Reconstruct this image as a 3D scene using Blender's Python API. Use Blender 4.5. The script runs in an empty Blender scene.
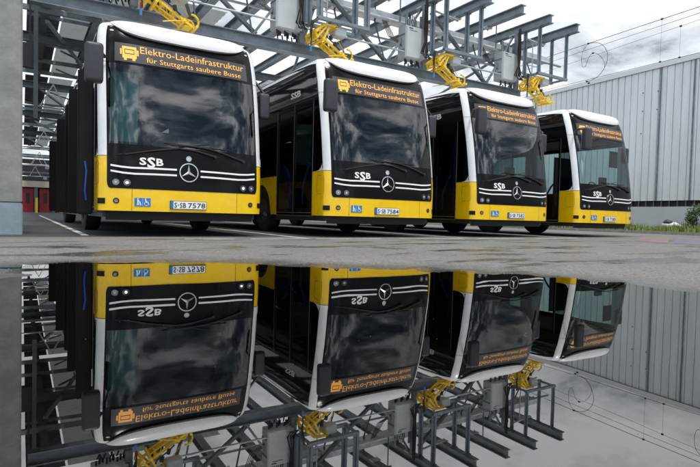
import bpy, bmesh, math, random
from mathutils import Vector, Matrix
random.seed(7)
scene = bpy.context.scene
C = scene.collection
R = math.radians

# ------------------------------------------------------------------ camera
cam_d = bpy.data.cameras.new('camera'); cam = bpy.data.objects.new('camera', cam_d); C.objects.link(cam)
cam_d.sensor_width = 36; cam_d.lens = 522.706 / 700 * 36; cam_d.clip_end = 2000; cam_d.clip_start = 0.05
YA, PI_, RO = R(32.126), R(-1.925), R(1.419)
fwd = Vector((math.sin(YA) * math.cos(PI_), math.cos(YA) * math.cos(PI_), math.sin(PI_)))
right0 = Vector((math.cos(YA), -math.sin(YA), 0)); up0 = right0.cross(fwd)
# roll: image axes turned clockwise in the picture
rt = right0 * math.cos(RO) + up0 * math.sin(RO); up = -right0 * math.sin(RO) + up0 * math.cos(RO)
m = Matrix((rt, up, -fwd)).transposed().to_4x4(); m.translation = Vector((0, 0, 0.407))
cam.matrix_world = m
scene.camera = cam

# ------------------------------------------------------------------ world, sun, exposure
SUN_EL, SUN_AZ = R(68), R(183)          # azimuth measured from +Y towards +X
w = bpy.data.worlds.new('World'); scene.world = w; w.use_nodes = True
nt = w.node_tree; nt.nodes.clear()
def N(t, **k):
    n = nt.nodes.new(t)
    for a, b in k.items(): setattr(n, a, b)
    return n
sky = N('ShaderNodeTexSky'); sky.sky_type = 'NISHITA'; sky.sun_disc = False
sky.sun_elevation = SUN_EL; sky.sun_rotation = SUN_AZ
tc = N('ShaderNodeTexCoord'); sep = N('ShaderNodeSeparateXYZ'); nt.links.new(tc.outputs['Generated'], sep.inputs[0])
mx = N('ShaderNodeMath', operation='MAXIMUM'); nt.links.new(sep.outputs[2], mx.inputs[0]); mx.inputs[1].default_value = 0.0
ad = N('ShaderNodeMath', operation='ADD'); nt.links.new(mx.outputs[0], ad.inputs[0]); ad.inputs[1].default_value = 0.22
dv = N('ShaderNodeVectorMath', operation='DIVIDE'); nt.links.new(tc.outputs['Generated'], dv.inputs[0])
cb = N('ShaderNodeCombineXYZ')
for i in range(2): nt.links.new(ad.outputs[0], cb.inputs[i])
cb.inputs[2].default_value = 4.0
nt.links.new(cb.outputs[0], dv.inputs[1])
no = N('ShaderNodeTexNoise'); no.inputs['Scale'].default_value = 1.7; no.inputs['Detail'].default_value = 9
no.inputs['Roughness'].default_value = 0.62; no.inputs['Distortion'].default_value = 0.35
nt.links.new(dv.outputs[0], no.inputs['Vector'])
# towards the buses (+X+Y) the cloud is thin and bright, behind the camera it is heavy and broken
dt = N('ShaderNodeVectorMath', operation='DOT_PRODUCT'); nt.links.new(tc.outputs['Generated'], dt.inputs[0])
dt.inputs[1].default_value = (0.35, 0.85, 0.25)
mr = N('ShaderNodeMapRange'); nt.links.new(dt.outputs['Value'], mr.inputs[0])
mr.inputs[1].default_value = -0.3; mr.inputs[2].default_value = 0.5; mr.inputs[3].default_value = -0.035; mr.inputs[4].default_value = 0.135
sm = N('ShaderNodeMath', operation='ADD'); nt.links.new(no.outputs['Fac'], sm.inputs[0]); nt.links.new(mr.outputs[0], sm.inputs[1])
cr = N('ShaderNodeValToRGB'); nt.links.new(sm.outputs[0], cr.inputs[0])
e = cr.color_ramp.elements
e[0].position = 0.38; e[0].color = (0.03, 0.045, 0.065, 1)
e[1].position = 0.80; e[1].color = (0.88, 0.89, 0.91, 1)
x_ = cr.color_ramp.elements.new(0.475); x_.color = (0.14, 0.17, 0.20, 1)
x_ = cr.color_ramp.elements.new(0.54); x_.color = (0.50, 0.52, 0.545, 1)
x_ = cr.color_ramp.elements.new(0.66); x_.color = (0.82, 0.84, 0.87, 1)
no2 = N('ShaderNodeTexNoise'); no2.inputs['Scale'].default_value = 5.2; no2.inputs['Detail'].default_value = 9; no2.inputs['Roughness'].default_value = .55; no2.inputs['Distortion'].default_value = .25
nt.links.new(dv.outputs[0], no2.inputs['Vector'])
wb = N('ShaderNodeMapRange'); nt.links.new(dt.outputs['Value'], wb.inputs[0])
wb.inputs[1].default_value = -0.3; wb.inputs[2].default_value = 0.3; wb.inputs[3].default_value = .72; wb.inputs[4].default_value = .25
nm = N('ShaderNodeMix', data_type='FLOAT'); nt.links.new(wb.outputs[0], nm.inputs[0]); nt.links.new(no.outputs['Fac'], nm.inputs[2]); nt.links.new(no2.outputs['Fac'], nm.inputs[3])
nt.links.new(nm.outputs[0], sm.inputs[0])
ml = N('ShaderNodeVectorMath', operation='SCALE'); nt.links.new(cr.outputs[0], ml.inputs[0])
mb = N('ShaderNodeMapRange'); nt.links.new(dt.outputs['Value'], mb.inputs[0])
mb.inputs[1].default_value = -0.4; mb.inputs[2].default_value = 0.35; mb.inputs[3].default_value = 25.0; mb.inputs[4].default_value = 7.4
nt.links.new(mb.outputs[0], ml.inputs['Scale'])
mix = N('ShaderNodeMix', data_type='RGBA'); mix.inputs[0].default_value = 0.9
nt.links.new(sky.outputs[0], mix.inputs[6]); nt.links.new(ml.outputs[0], mix.inputs[7])
bg = N('ShaderNodeBackground'); bg.inputs[1].default_value = 0.1; nt.links.new(mix.outputs[2], bg.inputs[0])
wo = N('ShaderNodeOutputWorld'); nt.links.new(bg.outputs[0], wo.inputs[0])
sun_d = bpy.data.lights.new('sun', 'SUN'); sun_d.energy = 1.5; sun_d.angle = R(10); sun_d.color = (1, 0.96, 0.9)
sun = bpy.data.objects.new('sun', sun_d); C.objects.link(sun)
sd = Vector((math.sin(SUN_AZ) * math.cos(SUN_EL), math.cos(SUN_AZ) * math.cos(SUN_EL), math.sin(SUN_EL)))
sun.rotation_euler = sd.to_track_quat('Z', 'Y').to_euler(); sun.location = (0, 0, 30)
vs = scene.view_settings; vs.view_transform = 'Standard'; vs.look = 'None'; vs.exposure = 0.95; vs.gamma = 1; vs.use_curve_mapping = False

# ------------------------------------------------------------------ materials
def mat(name, col, rough=0.5, metal=0.0, spec=0.5, noise=0.0, nscale=8.0, bump=0.0, bscale=40.0, emit=None, estr=0, coat=0.0, stretch=None, dirt=None):
    mt = bpy.data.materials.new(name); mt.use_nodes = True
    t = mt.node_tree; b = t.nodes['Principled BSDF']; L = t.links.new
    b.inputs['Base Color'].default_value = (*col, 1); b.inputs['Roughness'].default_value = rough
    b.inputs['Metallic'].default_value = metal; b.inputs['Specular IOR Level'].default_value = spec
    b.inputs['Coat Weight'].default_value = coat; b.inputs['Coat Roughness'].default_value = 0.04
    co = t.nodes.new('ShaderNodeTexCoord'); vec = co.outputs['Object']
    if stretch:
        mp = t.nodes.new('ShaderNodeMapping'); mp.inputs['Scale'].default_value = stretch; L(vec, mp.inputs[0]); vec = mp.outputs[0]
    if noise:
        n = t.nodes.new('ShaderNodeTexNoise'); n.inputs['Scale'].default_value = nscale; n.inputs['Detail'].default_value = 6; n.inputs['Roughness'].default_value = .65
        L(vec, n.inputs['Vector'])
        mm = t.nodes.new('ShaderNodeMapRange'); L(n.outputs['Fac'], mm.inputs[0])
        mm.inputs[1].default_value = .3; mm.inputs[2].default_value = .7; mm.inputs[3].default_value = 1 - noise; mm.inputs[4].default_value = 1 + noise
        s = t.nodes.new('ShaderNodeVectorMath'); s.operation = 'SCALE'; s.inputs[0].default_value = col; L(mm.outputs[0], s.inputs['Scale'])
        out = s.outputs[0]
        if dirt:
            n2 = t.nodes.new('ShaderNodeTexNoise'); n2.inputs['Scale'].default_value = nscale * .3; n2.inputs['Detail'].default_value = 8; L(vec, n2.inputs['Vector'])
            r2 = t.nodes.new('ShaderNodeMapRange'); L(n2.outputs['Fac'], r2.inputs[0]); r2.inputs[1].default_value = .5; r2.inputs[2].default_value = .72; r2.inputs[4].default_value = .75
            mc = t.nodes.new('ShaderNodeMix'); mc.data_type = 'RGBA'; L(r2.outputs[0], mc.inputs[0]); L(out, mc.inputs[6]); mc.inputs[7].default_value = (*dirt, 1); out = mc.outputs[2]
        L(out, b.inputs['Base Color'])
        rr = t.nodes.new('ShaderNodeMapRange'); L(n.outputs['Fac'], rr.inputs[0]); rr.inputs[3].default_value = max(0, rough - .12); rr.inputs[4].default_value = min(1, rough + .12); L(rr.outputs[0], b.inputs['Roughness'])
    if bump:
        n3 = t.nodes.new('ShaderNodeTexNoise'); n3.inputs['Scale'].default_value = bscale; n3.inputs['Detail'].default_value = 5; L(vec, n3.inputs['Vector'])
        bp = t.nodes.new('ShaderNodeBump'); bp.inputs['Strength'].default_value = bump; bp.inputs['Distance'].default_value = .01; L(n3.outputs['Fac'], bp.inputs['Height']); L(bp.outputs[0], b.inputs['Normal'])
    if emit:
        b.inputs['Emission Color'].default_value = (*emit, 1); b.inputs['Emission Strength'].default_value = estr
    return mt

def glass(name, tint, spec_lo=0.06, ior=1.5, rough=0.0):
    mt = bpy.data.materials.new(name); mt.use_nodes = True; t = mt.node_tree; t.nodes.clear(); L = t.links.new
    tr = t.nodes.new('ShaderNodeBsdfTransparent'); tr.inputs[0].default_value = (*tint, 1)
    gl = t.nodes.new('ShaderNodeBsdfGlossy'); gl.inputs['Roughness'].default_value = rough
    fr = t.nodes.new('ShaderNodeFresnel'); fr.inputs[0].default_value = ior
    mx = t.nodes.new('ShaderNodeMixShader'); o = t.nodes.new('ShaderNodeOutputMaterial')
    L(fr.outputs[0], mx.inputs[0]); L(tr.outputs[0], mx.inputs[1]); L(gl.outputs[0], mx.inputs[2]); L(mx.outputs[0], o.inputs[0])
    return mt

M = {}
M['yellow'] = mat('yellow_paint', (0.90, 0.565, 0.0), .28, noise=.06, nscale=2.2, coat=.4, bump=.04, bscale=5)
M['white'] = mat('white_paint', (0.80, 0.81, 0.82), .3, noise=.03, nscale=3, coat=.4)
M['black'] = mat('black_gloss', (0.006, 0.006, 0.007), .14, spec=.16)
M['rubber'] = mat('rubber', (0.014, 0.014, 0.014), .8, noise=.2, nscale=20, bump=.3)
M['plastic'] = mat('dark_plastic', (0.022, 0.024, 0.028), .45, noise=.15, nscale=10)
M['mirror_shell'] = mat('mirror_shell', (0.035, 0.038, 0.046), .42, noise=.1, nscale=10)
M['rim'] = mat('wheel_rim', (0.30, 0.30, 0.30), .45, metal=.7, noise=.25, nscale=10)
M['chrome'] = mat('chrome', (0.72, 0.72, 0.72), .18, metal=1)
M['decal_white'] = mat('white_film', (0.85, 0.85, 0.85), .35)
M['decal_blue'] = mat('blue_film', (0.02, 0.19, 0.50), .35)
M['led'] = mat('amber_led', (0.4, 0.18, 0.01), .5, emit=(1.0, 0.42, 0.07), estr=.62)
M['seal'] = mat('door_seal_rubber', (.13, .135, .14), .5)
M['black_side'] = mat('black_side_gloss', (.006, .006, .007), .05, spec=.5)
_t = M['led'].node_tree; _L = _t.links.new; _b = _t.nodes['Principled BSDF']
_c = _t.nodes.new('ShaderNodeTexCoord'); _s = _t.nodes.new('ShaderNodeVectorMath'); _s.operation = 'SCALE'; _s.inputs['Scale'].default_value = math.pi / .0165; _L(_c.outputs['Object'], _s.inputs[0])
_n = _t.nodes.new('ShaderNodeVectorMath'); _n.operation = 'SINE'; _L(_s.outputs[0], _n.inputs[0]); _a = _t.nodes.new('ShaderNodeVectorMath'); _a.operation = 'ABSOLUTE'; _L(_n.outputs[0], _a.inputs[0])
_x = _t.nodes.new('ShaderNodeSeparateXYZ'); _L(_a.outputs[0], _x.inputs[0]); _p = _t.nodes.new('ShaderNodeMath'); _p.operation = 'MULTIPLY'; _L(_x.outputs[0], _p.inputs[0]); _L(_x.outputs[2], _p.inputs[1])
_r = _t.nodes.new('ShaderNodeMapRange'); _L(_p.outputs[0], _r.inputs[0]); _r.inputs[1].default_value = .15; _r.inputs[2].default_value = .7; _r.inputs[3].default_value = .22; _r.inputs[4].default_value = 1.05; _L(_r.outputs[0], _b.inputs['Emission Strength'])
M['display'] = mat('display_glass', (0.045, 0.046, 0.048), .3)
M['lamp'] = mat('lamp_glass', (0.22, 0.23, 0.25), .1, metal=.9)
M['lamp_on'] = mat('lit_lamp', (0.9, 0.9, 0.9), .2, emit=(1, .97, .85), estr=4)
M['lamp_dark'] = mat('dark_lamp', (0.008, 0.008, 0.008), .45, spec=.2)
M['blue_grip'] = mat('blue_grip', (0.01, 0.085, 0.45), .4, emit=None)
M['seat'] = mat('seat_fabric', (0.03, 0.05, 0.09), .8, noise=.3, nscale=25)
M['interior'] = mat('interior_trim', (0.05, 0.052, 0.056), .6, noise=.1, nscale=8)
M['ceiling'] = mat('interior_ceiling', (0.22, 0.225, 0.23), .6)
M['teal'] = glass('teal_partition', (0.35, 0.62, 0.60), ior=1.3)
M['windscreen'] = glass('windscreen_glass', (0.56, 0.66, 0.66), ior=1.8)
M['side_glass'] = glass('side_glass', (0.16, 0.22, 0.23), ior=1.35)
M['right_glass'] = glass('right_side_glass', (0.66, 0.85, 0.83), ior=1.4)
M['door_glass'] = glass('door_glass', (0.72, 0.76, 0.76), ior=1.35)
M['steel'] = mat('galvanised_steel', (0.22, 0.255, 0.285), .5, metal=.35, noise=.3, nscale=5, dirt=(.12, .14, .155))
M['steel_dark'] = mat('weathered_steel', (0.11, 0.13, 0.14), .55, metal=.3, noise=.2, nscale=5)
M['silver'] = mat('silver_tray', (0.50, 0.52, 0.53), .4, metal=.5, noise=.12, nscale=7)
M['box'] = mat('cabinet_paint', (0.50, 0.53, 0.54), .4, noise=.05, nscale=5)
M['panto'] = mat('pantograph_yellow', (0.80, 0.50, 0.005), .4, noise=.12, nscale=15)
M['cable'] = mat('black_cable', (0.015, 0.015, 0.016), .6)
M['red'] = mat('red_paint', (0.24, 0.008, 0.012), .5, noise=.15, nscale=3)
M['beige'] = mat('beige_render', (0.50, 0.44, 0.34), .8, noise=.1, nscale=2)
M['dark_wall'] = mat('dark_opening', (0.02, 0.02, 0.022), .8, noise=.1)
M['concrete'] = mat('pillar_concrete', (0.25, 0.26, 0.245), .85, noise=.2, nscale=5, bump=.5, bscale=18, dirt=(.17, .185, .175))
M['pillar_paint'] = mat('pillar_base_paint', (0.22, 0.285, 0.325), .6, noise=.12, nscale=6, bump=.2, bscale=25)
M['cladding'] = mat('wall_cladding', (0.74, 0.77, 0.78), .38, metal=.15, noise=.15, nscale=.8, stretch=(1, 1, .12))
M['white_wall'] = mat('plinth_wall', (0.55, 0.57, 0.58), .7, noise=.06, nscale=.9, stretch=(1, 1, 2))
M['fascia'] = mat('fascia_metal', (0.78, 0.79, 0.8), .4)
M['roof_sheet'] = mat('roof_sheet', (0.10, 0.105, 0.10), .6, noise=.2, nscale=4)
M['roof_light'] = mat('translucent_sheet', (0.32, 0.34, 0.33), .6, noise=.25, nscale=3)
_t = M['roof_light'].node_tree; _tr = _t.nodes.new('ShaderNodeBsdfTranslucent'); _tr.inputs[0].default_value = (.62, .64, .64, 1)
_m = _t.nodes.new('ShaderNodeMixShader'); _m.inputs[0].default_value = .5; _o = [n for n in _t.nodes if n.type == 'OUTPUT_MATERIAL'][0]
_t.links.new(_t.nodes['Principled BSDF'].outputs[0], _m.inputs[1]); _t.links.new(_tr.outputs[0], _m.inputs[2]); _t.links.new(_m.outputs[0], _o.inputs[0])
M['line'] = mat('road_paint', (0.62, 0.62, 0.60), .7, noise=.2, nscale=12, bump=.3, dirt=(.22, .22, .21))
M['kerb'] = mat('kerb_stone', (0.32, 0.315, 0.30), .85, noise=.2, nscale=6, bump=.3)
M['leaf'] = mat('leaf', (0.045, 0.085, 0.02), .6, noise=.4, nscale=3)
M['grass'] = mat('grass_blade', (0.15, 0.20, 0.03), .6, noise=.6, nscale=1.6)
M['bark'] = mat('bark', (0.09, 0.065, 0.045), .9, noise=.3, nscale=15, bump=.5)
M['wrap'] = mat('white_wrap', (0.6, 0.62, 0.64), .5, noise=.1, nscale=9, bump=.4, bscale=12)

# ------------------------------------------------------------------ helpers
def link(name, me, material=None, parent=None):
    o = bpy.data.objects.new(name, me); C.objects.link(o)
    if material: me.materials.append(material)
    if parent: o.parent = parent
    return o
def tag(o, label=None, cat=None, group=None, kind=None):
    for k, v in (('label', label), ('category', cat), ('group', group), ('kind', kind)):
        if v: o[k] = v
    return o
def empty(name, loc, label, cat, group=None):
    o = bpy.data.objects.new(name, None); C.objects.link(o); o.location = loc; o.empty_display_size = .2
    return tag(o, label, cat, group)
def from_bm(name, bm, material, parent=None, smooth=False, recalc=True):
    if recalc: bmesh.ops.recalc_face_normals(bm, faces=bm.faces)
    me = bpy.data.meshes.new(name); bm.to_mesh(me); bm.free()
    if smooth:
        me.polygons.foreach_set('use_smooth', [True] * len(me.polygons))
        me.set_sharp_from_angle(angle=R(38))
    return link(name, me, material, parent)
def box(bm, c, s, rot=None):
    r = bmesh.ops.create_cube(bm, size=1); v = r['verts']
    for p in v: p.co = Vector((p.co.x * s[0], p.co.y * s[1], p.co.z * s[2]))
    if rot is not None: bmesh.ops.rotate(bm, verts=v, cent=(0, 0, 0), matrix=rot)
    bmesh.ops.translate(bm, verts=v, vec=c); return v
def box2(bm, a, b): return box(bm, [(a[i] + b[i]) / 2 for i in range(3)], [abs(a[i] - b[i]) for i in range(3)])
def bar(bm, a, b, wy, wz, upv=(0, 0, 1)):
    a, b = Vector(a), Vector(b); d = (b - a); L = d.length; d.normalize()
    u = Vector(upv)
    if abs(d.dot(u)) > .98: u = Vector((0, 1, 0))
    s = d.cross(u).normalized(); u = s.cross(d)
    vs_ = []
    for e_ in (a, b):
        for i, j in ((-1, -1), (1, -1), (1, 1), (-1, 1)): vs_.append(bm.verts.new(e_ + s * i * wy / 2 + u * j * wz / 2))
    for f in ((0, 1, 2, 3), (4, 5, 6, 7), (0, 1, 5, 4), (1, 2, 6, 5), (2, 3, 7, 6), (3, 0, 4, 7)): bm.faces.new([vs_[k] for k in f])
def tube(bm, pts, r, n=8, cap=True):
    pts = [Vector(p) for p in pts]; rs = r if isinstance(r, (list, tuple)) else [r] * len(pts); rings = []
    for i, p in enumerate(pts):
        d = (pts[min(i + 1, len(pts) - 1)] - pts[max(i - 1, 0)]).normalized()
        u = Vector((0, 0, 1)) if abs(d.z) < .95 else Vector((0, 1, 0))
        s = d.cross(u).normalized(); u = s.cross(d)
        rings.append([bm.verts.new(p + (s * math.cos(2 * math.pi * k / n) + u * math.sin(2 * math.pi * k / n)) * rs[i]) for k in range(n)])
    for a, b in zip(rings, rings[1:]):
        for k in range(n): bm.faces.new((a[k], a[(k + 1) % n], b[(k + 1) % n], b[k]))
    if cap: bm.faces.new(rings[0][::-1]); bm.faces.new(rings[-1])
def ibeam(bm, a, b, h, wd, t=.016):
    a, b = Vector(a), Vector(b); z = Vector((0, 0, h / 2 - t / 2))
    bar(bm, a + z, b + z, wd, t); bar(bm, a - z, b - z, wd, t); bar(bm, a, b, t * .8, h - 2 * t - .002)
def copy_tree(o, parent=None):
    c = o.copy(); C.objects.link(c)
    if parent: c.parent = parent
    for ch in list(o.children): copy_tree(ch, c)
    return c
def noise2(x, y):
    return (math.sin(x * 1.7 + 1.3 * math.sin(y * 1.1)) + math.sin(y * 2.3 + 1.7 * math.sin(x * 0.9)) + .5 * math.sin(x * 5.1 + y * 3.7) + .5 * math.sin(y * 6.3 - x * 4.1 + 2)) / 3

# ------------------------------------------------------------------ ground and puddle
POLY = [(-1.5, 2.6), (-.5, 3.1), (-.1, 3.5), (.05, 4.3), (.4, 4.5), (.87, 4.42), (1.35, 4.05), (1.75, 3.72), (2.3, 3.35), (2.75, 3.0), (3.15, 2.5), (3.34, 2.0), (3.46, 1.56),
        (3.5, .9), (3.1, .1), (2.2, -.7), (1, -1.1), (-.4, -.9), (-1.4, 0), (-1.9, 1.2)]
def sdist(x, y):
    ins = False; dm = 1e9; n = len(POLY)
    for i in range(n):
        x1, y1 = POLY[i]; x2, y2 = POLY[(i + 1) % n]
        if (y1 > y) != (y2 > y) and x < (x2 - x1) * (y - y1) / (y2 - y1) + x1: ins = not ins
        dx, dy = x2 - x1, y2 - y1; t = max(0, min(1, ((x - x1) * dx + (y - y1) * dy) / (dx * dx + dy * dy)))
        dm = min(dm, math.hypot(x - x1 - t * dx, y - y1 - t * dy))
    return -dm if ins else dm
G0 = .008
def gz(x, y):
    if x < -4 or x > 6.5 or y < -4 or y > 7.5: return G0
    d = sdist(x, y) + .20 * noise2(x * 1.9, y * 2.4) + .05 * noise2(x * 9, y * 9) + .03 * noise2(x * 23, y * 21)
    if d > 0: return min(G0, .011 * d ** .8)
    return max(-.03, .035 * d) 
def axis(lo, hi, a, b, st):
    r = []; x = a
    while x <= b + 1e-6: r.append(x); x += st
    s = st; x = b
    while x < hi: s *= 1.35; x += s; r.append(min(x, hi))
    s = st; x = a; l = []
    while x > lo: s *= 1.35; x -= s; l.append(max(x, lo))
    return l[::-1] + r
xs = axis(-500, 700, -2.2, 3.9, .05); ys = axis(-300, 900, -1.4, 5.0, .05)
verts = [(x, y, gz(x, y)) for y in ys for x in xs]; nx = len(xs)
faces = [(j * nx + i, j * nx + i + 1, (j + 1) * nx + i + 1, (j + 1) * nx + i) for j in range(len(ys) - 1) for i in range(nx - 1)]
me = bpy.data.meshes.new('ground'); me.from_pydata(verts, [], faces); me.polygons.foreach_set('use_smooth', [True] * len(faces))
ga = bpy.data.materials.new('asphalt'); ga.use_nodes = True; t = ga.node_tree; b = t.nodes['Principled BSDF']; L = t.links.new
geo = t.nodes.new('ShaderNodeNewGeometry'); sp = t.nodes.new('ShaderNodeSeparateXYZ'); L(geo.outputs['Position'], sp.inputs[0])
def gn(scale, det=6, rough=.6, st=None):
    n = t.nodes.new('ShaderNodeTexNoise'); n.inputs['Scale'].default_value = scale; n.inputs['Detail'].default_value = det; n.inputs['Roughness'].default_value = rough
    if st:
        mp = t.nodes.new('ShaderNodeMapping'); mp.inputs['Scale'].default_value = st; L(geo.outputs['Position'], mp.inputs[0]); L(mp.outputs[0], n.inputs['Vector'])
    else: L(geo.outputs['Position'], n.inputs['Vector'])
    return n
def mrange(src, a, b_, c, d):
    n = t.nodes.new('ShaderNodeMapRange'); L(src, n.inputs[0])
    for i, v in enumerate((a, b_, c, d)): n.inputs[i + 1].default_value = v
    return n.outputs[0]
def cmix(f, c1, c2):
    n = t.nodes.new('ShaderNodeMix'); n.data_type = 'RGBA'
    if isinstance(f, float): n.inputs[0].default_value = f
    else: L(f, n.inputs[0])
    for s, v in ((6, c1), (7, c2)):
        if isinstance(v, tuple): n.inputs[s].default_value = (*v, 1)
        else: L(v, n.inputs[s])
    return n.outputs[2]
agg = gn(42, 8, .85); big = gn(.45, 7, .6); mid = gn(4, 6, .65)
vor = t.nodes.new('ShaderNodeTexVoronoi'); vor.inputs['Scale'].default_value = 120; L(geo.outputs['Position'], vor.inputs['Vector'])
c1 = cmix(mrange(agg.outputs['Fac'], .40, .60, 0, 1), (.055, .053, .05), (.27, .262, .245))
c2 = cmix(mrange(big.outputs['Fac'], .4, .62, 0, .55), c1, (.12, .118, .113))
c2 = cmix(mrange(mid.outputs['Fac'], .52, .7, 0, .4), c2, (.22, .215, .205))
# canopy shade painted into the asphalt colour of the bays, behind the front edge
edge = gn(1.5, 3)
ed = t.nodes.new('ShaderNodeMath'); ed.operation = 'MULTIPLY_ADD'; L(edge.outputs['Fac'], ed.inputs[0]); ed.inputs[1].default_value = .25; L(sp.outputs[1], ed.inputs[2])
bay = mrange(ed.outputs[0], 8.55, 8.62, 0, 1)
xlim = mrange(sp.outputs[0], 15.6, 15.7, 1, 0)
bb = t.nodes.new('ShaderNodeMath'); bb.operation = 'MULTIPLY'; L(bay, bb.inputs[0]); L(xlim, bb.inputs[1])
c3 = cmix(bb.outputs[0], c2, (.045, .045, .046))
wn = t.nodes.new('ShaderNodeMath'); wn.operation = 'MULTIPLY_ADD'; L(mid.outputs['Fac'], wn.inputs[0]); wn.inputs[1].default_value = -.004; L(sp.outputs[2], wn.inputs[2])
wet0 = mrange(wn.outputs[0], -.001, .0058, 1, 0)
damp = gn(1.0, 5, .6, (.55, 1.5, 1)); dz = mrange(sp.outputs[1], 6.5, 9.5, 1, 0)
dmp = t.nodes.new('ShaderNodeMath'); dmp.operation = 'MULTIPLY'; L(mrange(damp.outputs['Fac'], .535, .575, 0, .9), dmp.inputs[0]); L(dz, dmp.inputs[1])
wmx = t.nodes.new('ShaderNodeMath'); wmx.operation = 'MAXIMUM'; L(wet0, wmx.inputs[0]); L(dmp.outputs[0], wmx.inputs[1]); wet = wmx.outputs[0]
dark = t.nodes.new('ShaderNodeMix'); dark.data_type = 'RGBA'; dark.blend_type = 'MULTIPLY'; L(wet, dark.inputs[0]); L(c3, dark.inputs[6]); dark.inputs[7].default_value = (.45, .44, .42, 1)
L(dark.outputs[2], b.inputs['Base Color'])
L(mrange(wet, 0, 1, .85, .16), b.inputs['Roughness'])
bp = t.nodes.new('ShaderNodeBump'); bp.inputs['Distance'].default_value = .004
L(mrange(wet, 0, 1, .75, .12), bp.inputs['Strength']); L(agg.outputs['Fac'], bp.inputs['Height']); L(bp.outputs[0], b.inputs['Normal'])
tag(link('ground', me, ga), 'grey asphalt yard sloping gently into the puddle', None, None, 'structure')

wm = bpy.data.materials.new('puddle_water'); wm.use_nodes = True; t = wm.node_tree; t.nodes.clear(); L = t.links.new
gl = t.nodes.new('ShaderNodeBsdfGlossy'); gl.inputs['Roughness'].default_value = .004; gl.inputs['Color'].default_value = (.93, .92, .89, 1)
tr = t.nodes.new('ShaderNodeBsdfTransparent'); tr.inputs[0].default_value = (.35, .33, .30, 1)
fr = t.nodes.new('ShaderNodeFresnel'); fr.inputs[0].default_value = 3.2
mx_ = t.nodes.new('ShaderNodeMixShader'); o_ = t.nodes.new('ShaderNodeOutputMaterial')
tcw = t.nodes.new('ShaderNodeTexCoord'); nw = t.nodes.new('ShaderNodeTexNoise'); nw.inputs['Scale'].default_value = 1.6; nw.inputs['Detail'].default_value = 2; L(tcw.outputs['Object'], nw.inputs['Vector'])
bw = t.nodes.new('ShaderNodeBump'); bw.inputs['Strength'].default_value = .05; bw.inputs['Distance'].default_value = .01; L(nw.outputs['Fac'], bw.inputs['Height']); L(bw.outputs[0], gl.inputs['Normal'])
L(fr.outputs[0], mx_.inputs[0]); L(tr.outputs[0], mx_.inputs[1]); L(gl.outputs[0], mx_.inputs[2]); L(mx_.outputs[0], o_.inputs[0])
bm = bmesh.new()
cx, cy = 1.0, 1.8
vv = []
for x, y in POLY:
    d = Vector((x - cx, y - cy)); d = d * (1 + .45 / d.length); vv.append(bm.verts.new((cx + d.x, cy + d.y, 0)))
bm.faces.new(vv)
tag(from_bm('puddle_water', bm, wm, recalc=False), 'still shallow puddle mirroring the parked buses', None, None, 'structure')
wo_ = bpy.data.objects['puddle_water']
if wo_.data.polygons[0].normal.z < 0: wo_.data.flip_normals()

def pebbles(name, n, fx, rmin, rmax, material, label):
    bm = bmesh.new(); k = 0
    while k < n:
        p = fx()
        if p is None: continue
        k += 1; rr_ = random.uniform(rmin, rmax); c = Vector(p); q = [Vector((random.gauss(0, 1), random.gauss(0, 1), random.gauss(0, .6))).normalized() * rr_ for _ in range(4)]
        vv_ = [bm.verts.new(c + a + Vector((0, 0, rr_ * .4))) for a in (Vector((rr_, 0, -rr_ * .3)), Vector((-rr_ * .6, rr_ * .9, -rr_ * .3)), Vector((-rr_ * .5, -rr_ * .8, -rr_ * .3)), Vector((q[0].x * .3, q[0].y * .3, rr_ * .7)))]
        for f in ((0, 1, 2), (0, 1, 3), (1, 2, 3), (2, 0, 3)): bm.faces.new([vv_[i] for i in f])
    tag(from_bm(name, bm, material), label, 'grit', None, 'stuff')
def edge_pt():
    x, y = random.uniform(-1.8, 6), random.uniform(1.5, 7.5); d = sdist(x, y)
    if d < .05 or random.random() > math.exp(-d * .9): return None
    return (x, y, gz(x, y))
def water_pt():
    x, y = random.uniform(-1.6, 3.4), random.uniform(.3, 4.3)
    return (x, y, .0) if sdist(x, y) < -.08 else None
pebbles('gravel_grit', 2600, edge_pt, .002, .005, mat('grit', (.22, .21, .19), .9, noise=.5, nscale=9), 'loose grit scattered on the asphalt round the puddle')
pebbles('floating_debris', 500, water_pt, .0005, .0015, mat('debris', (.16, .15, .12), .9), 'tiny specks of debris floating on the puddle')
# painted lines
def sheet(bm, x0, y0, x1, y1, z=G0 + .004):
    bm.faces.new([bm.verts.new(p) for p in ((x0, y0, z), (x1, y0, z), (x1, y1, z), (x0, y1, z))])
bm = bmesh.new()
for i, x in enumerate((.82, 4.06, 7.72, 11.38)):
    sheet(bm, x - .05, 8.9 if i == 0 else 7.75, x + .05, 34)
for x0, x1 in ((2.0, 2.75), (3.0, 3.9), (4.15, 5.5), (5.9, 7.5), (7.9, 9.3), (9.7, 11.2)): sheet(bm, x0, 7.62, x1, 7.72)
tag(from_bm('bay_markings', bm, M['line'], recalc=False), 'worn white painted parking bay lines', None, None, 'structure')
bm = bmesh.new(); bm.faces.new([bm.verts.new((x, y, G0 + .004)) for x, y in ((11.2, 5.6), (14.2, 7.05), (14.4, 7.9), (11.5, 6.4))])
tag(from_bm('red_ground_marking', bm, mat('red_ground_paint', (.20, .135, .125), .8, noise=.3, nscale=6, dirt=(.16, .15, .14)), recalc=False), 'faded red painted patch on asphalt', None, None, 'structure')
bm = bmesh.new(); bm.faces.new([bm.verts.new((x, y, G0 + .004)) for x, y in ((11.0, 4.6), (14.9, 6.4), (14.9, 7.3), (11.25, 5.5))])
tag(from_bm('blue_ground_marking', bm, mat('blue_ground_paint', (.13, .13, .16), .8, noise=.3, nscale=6, dirt=(.15, .145, .15)), recalc=False), 'faded blue violet painted patch on asphalt', None, None, 'structure')

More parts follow.
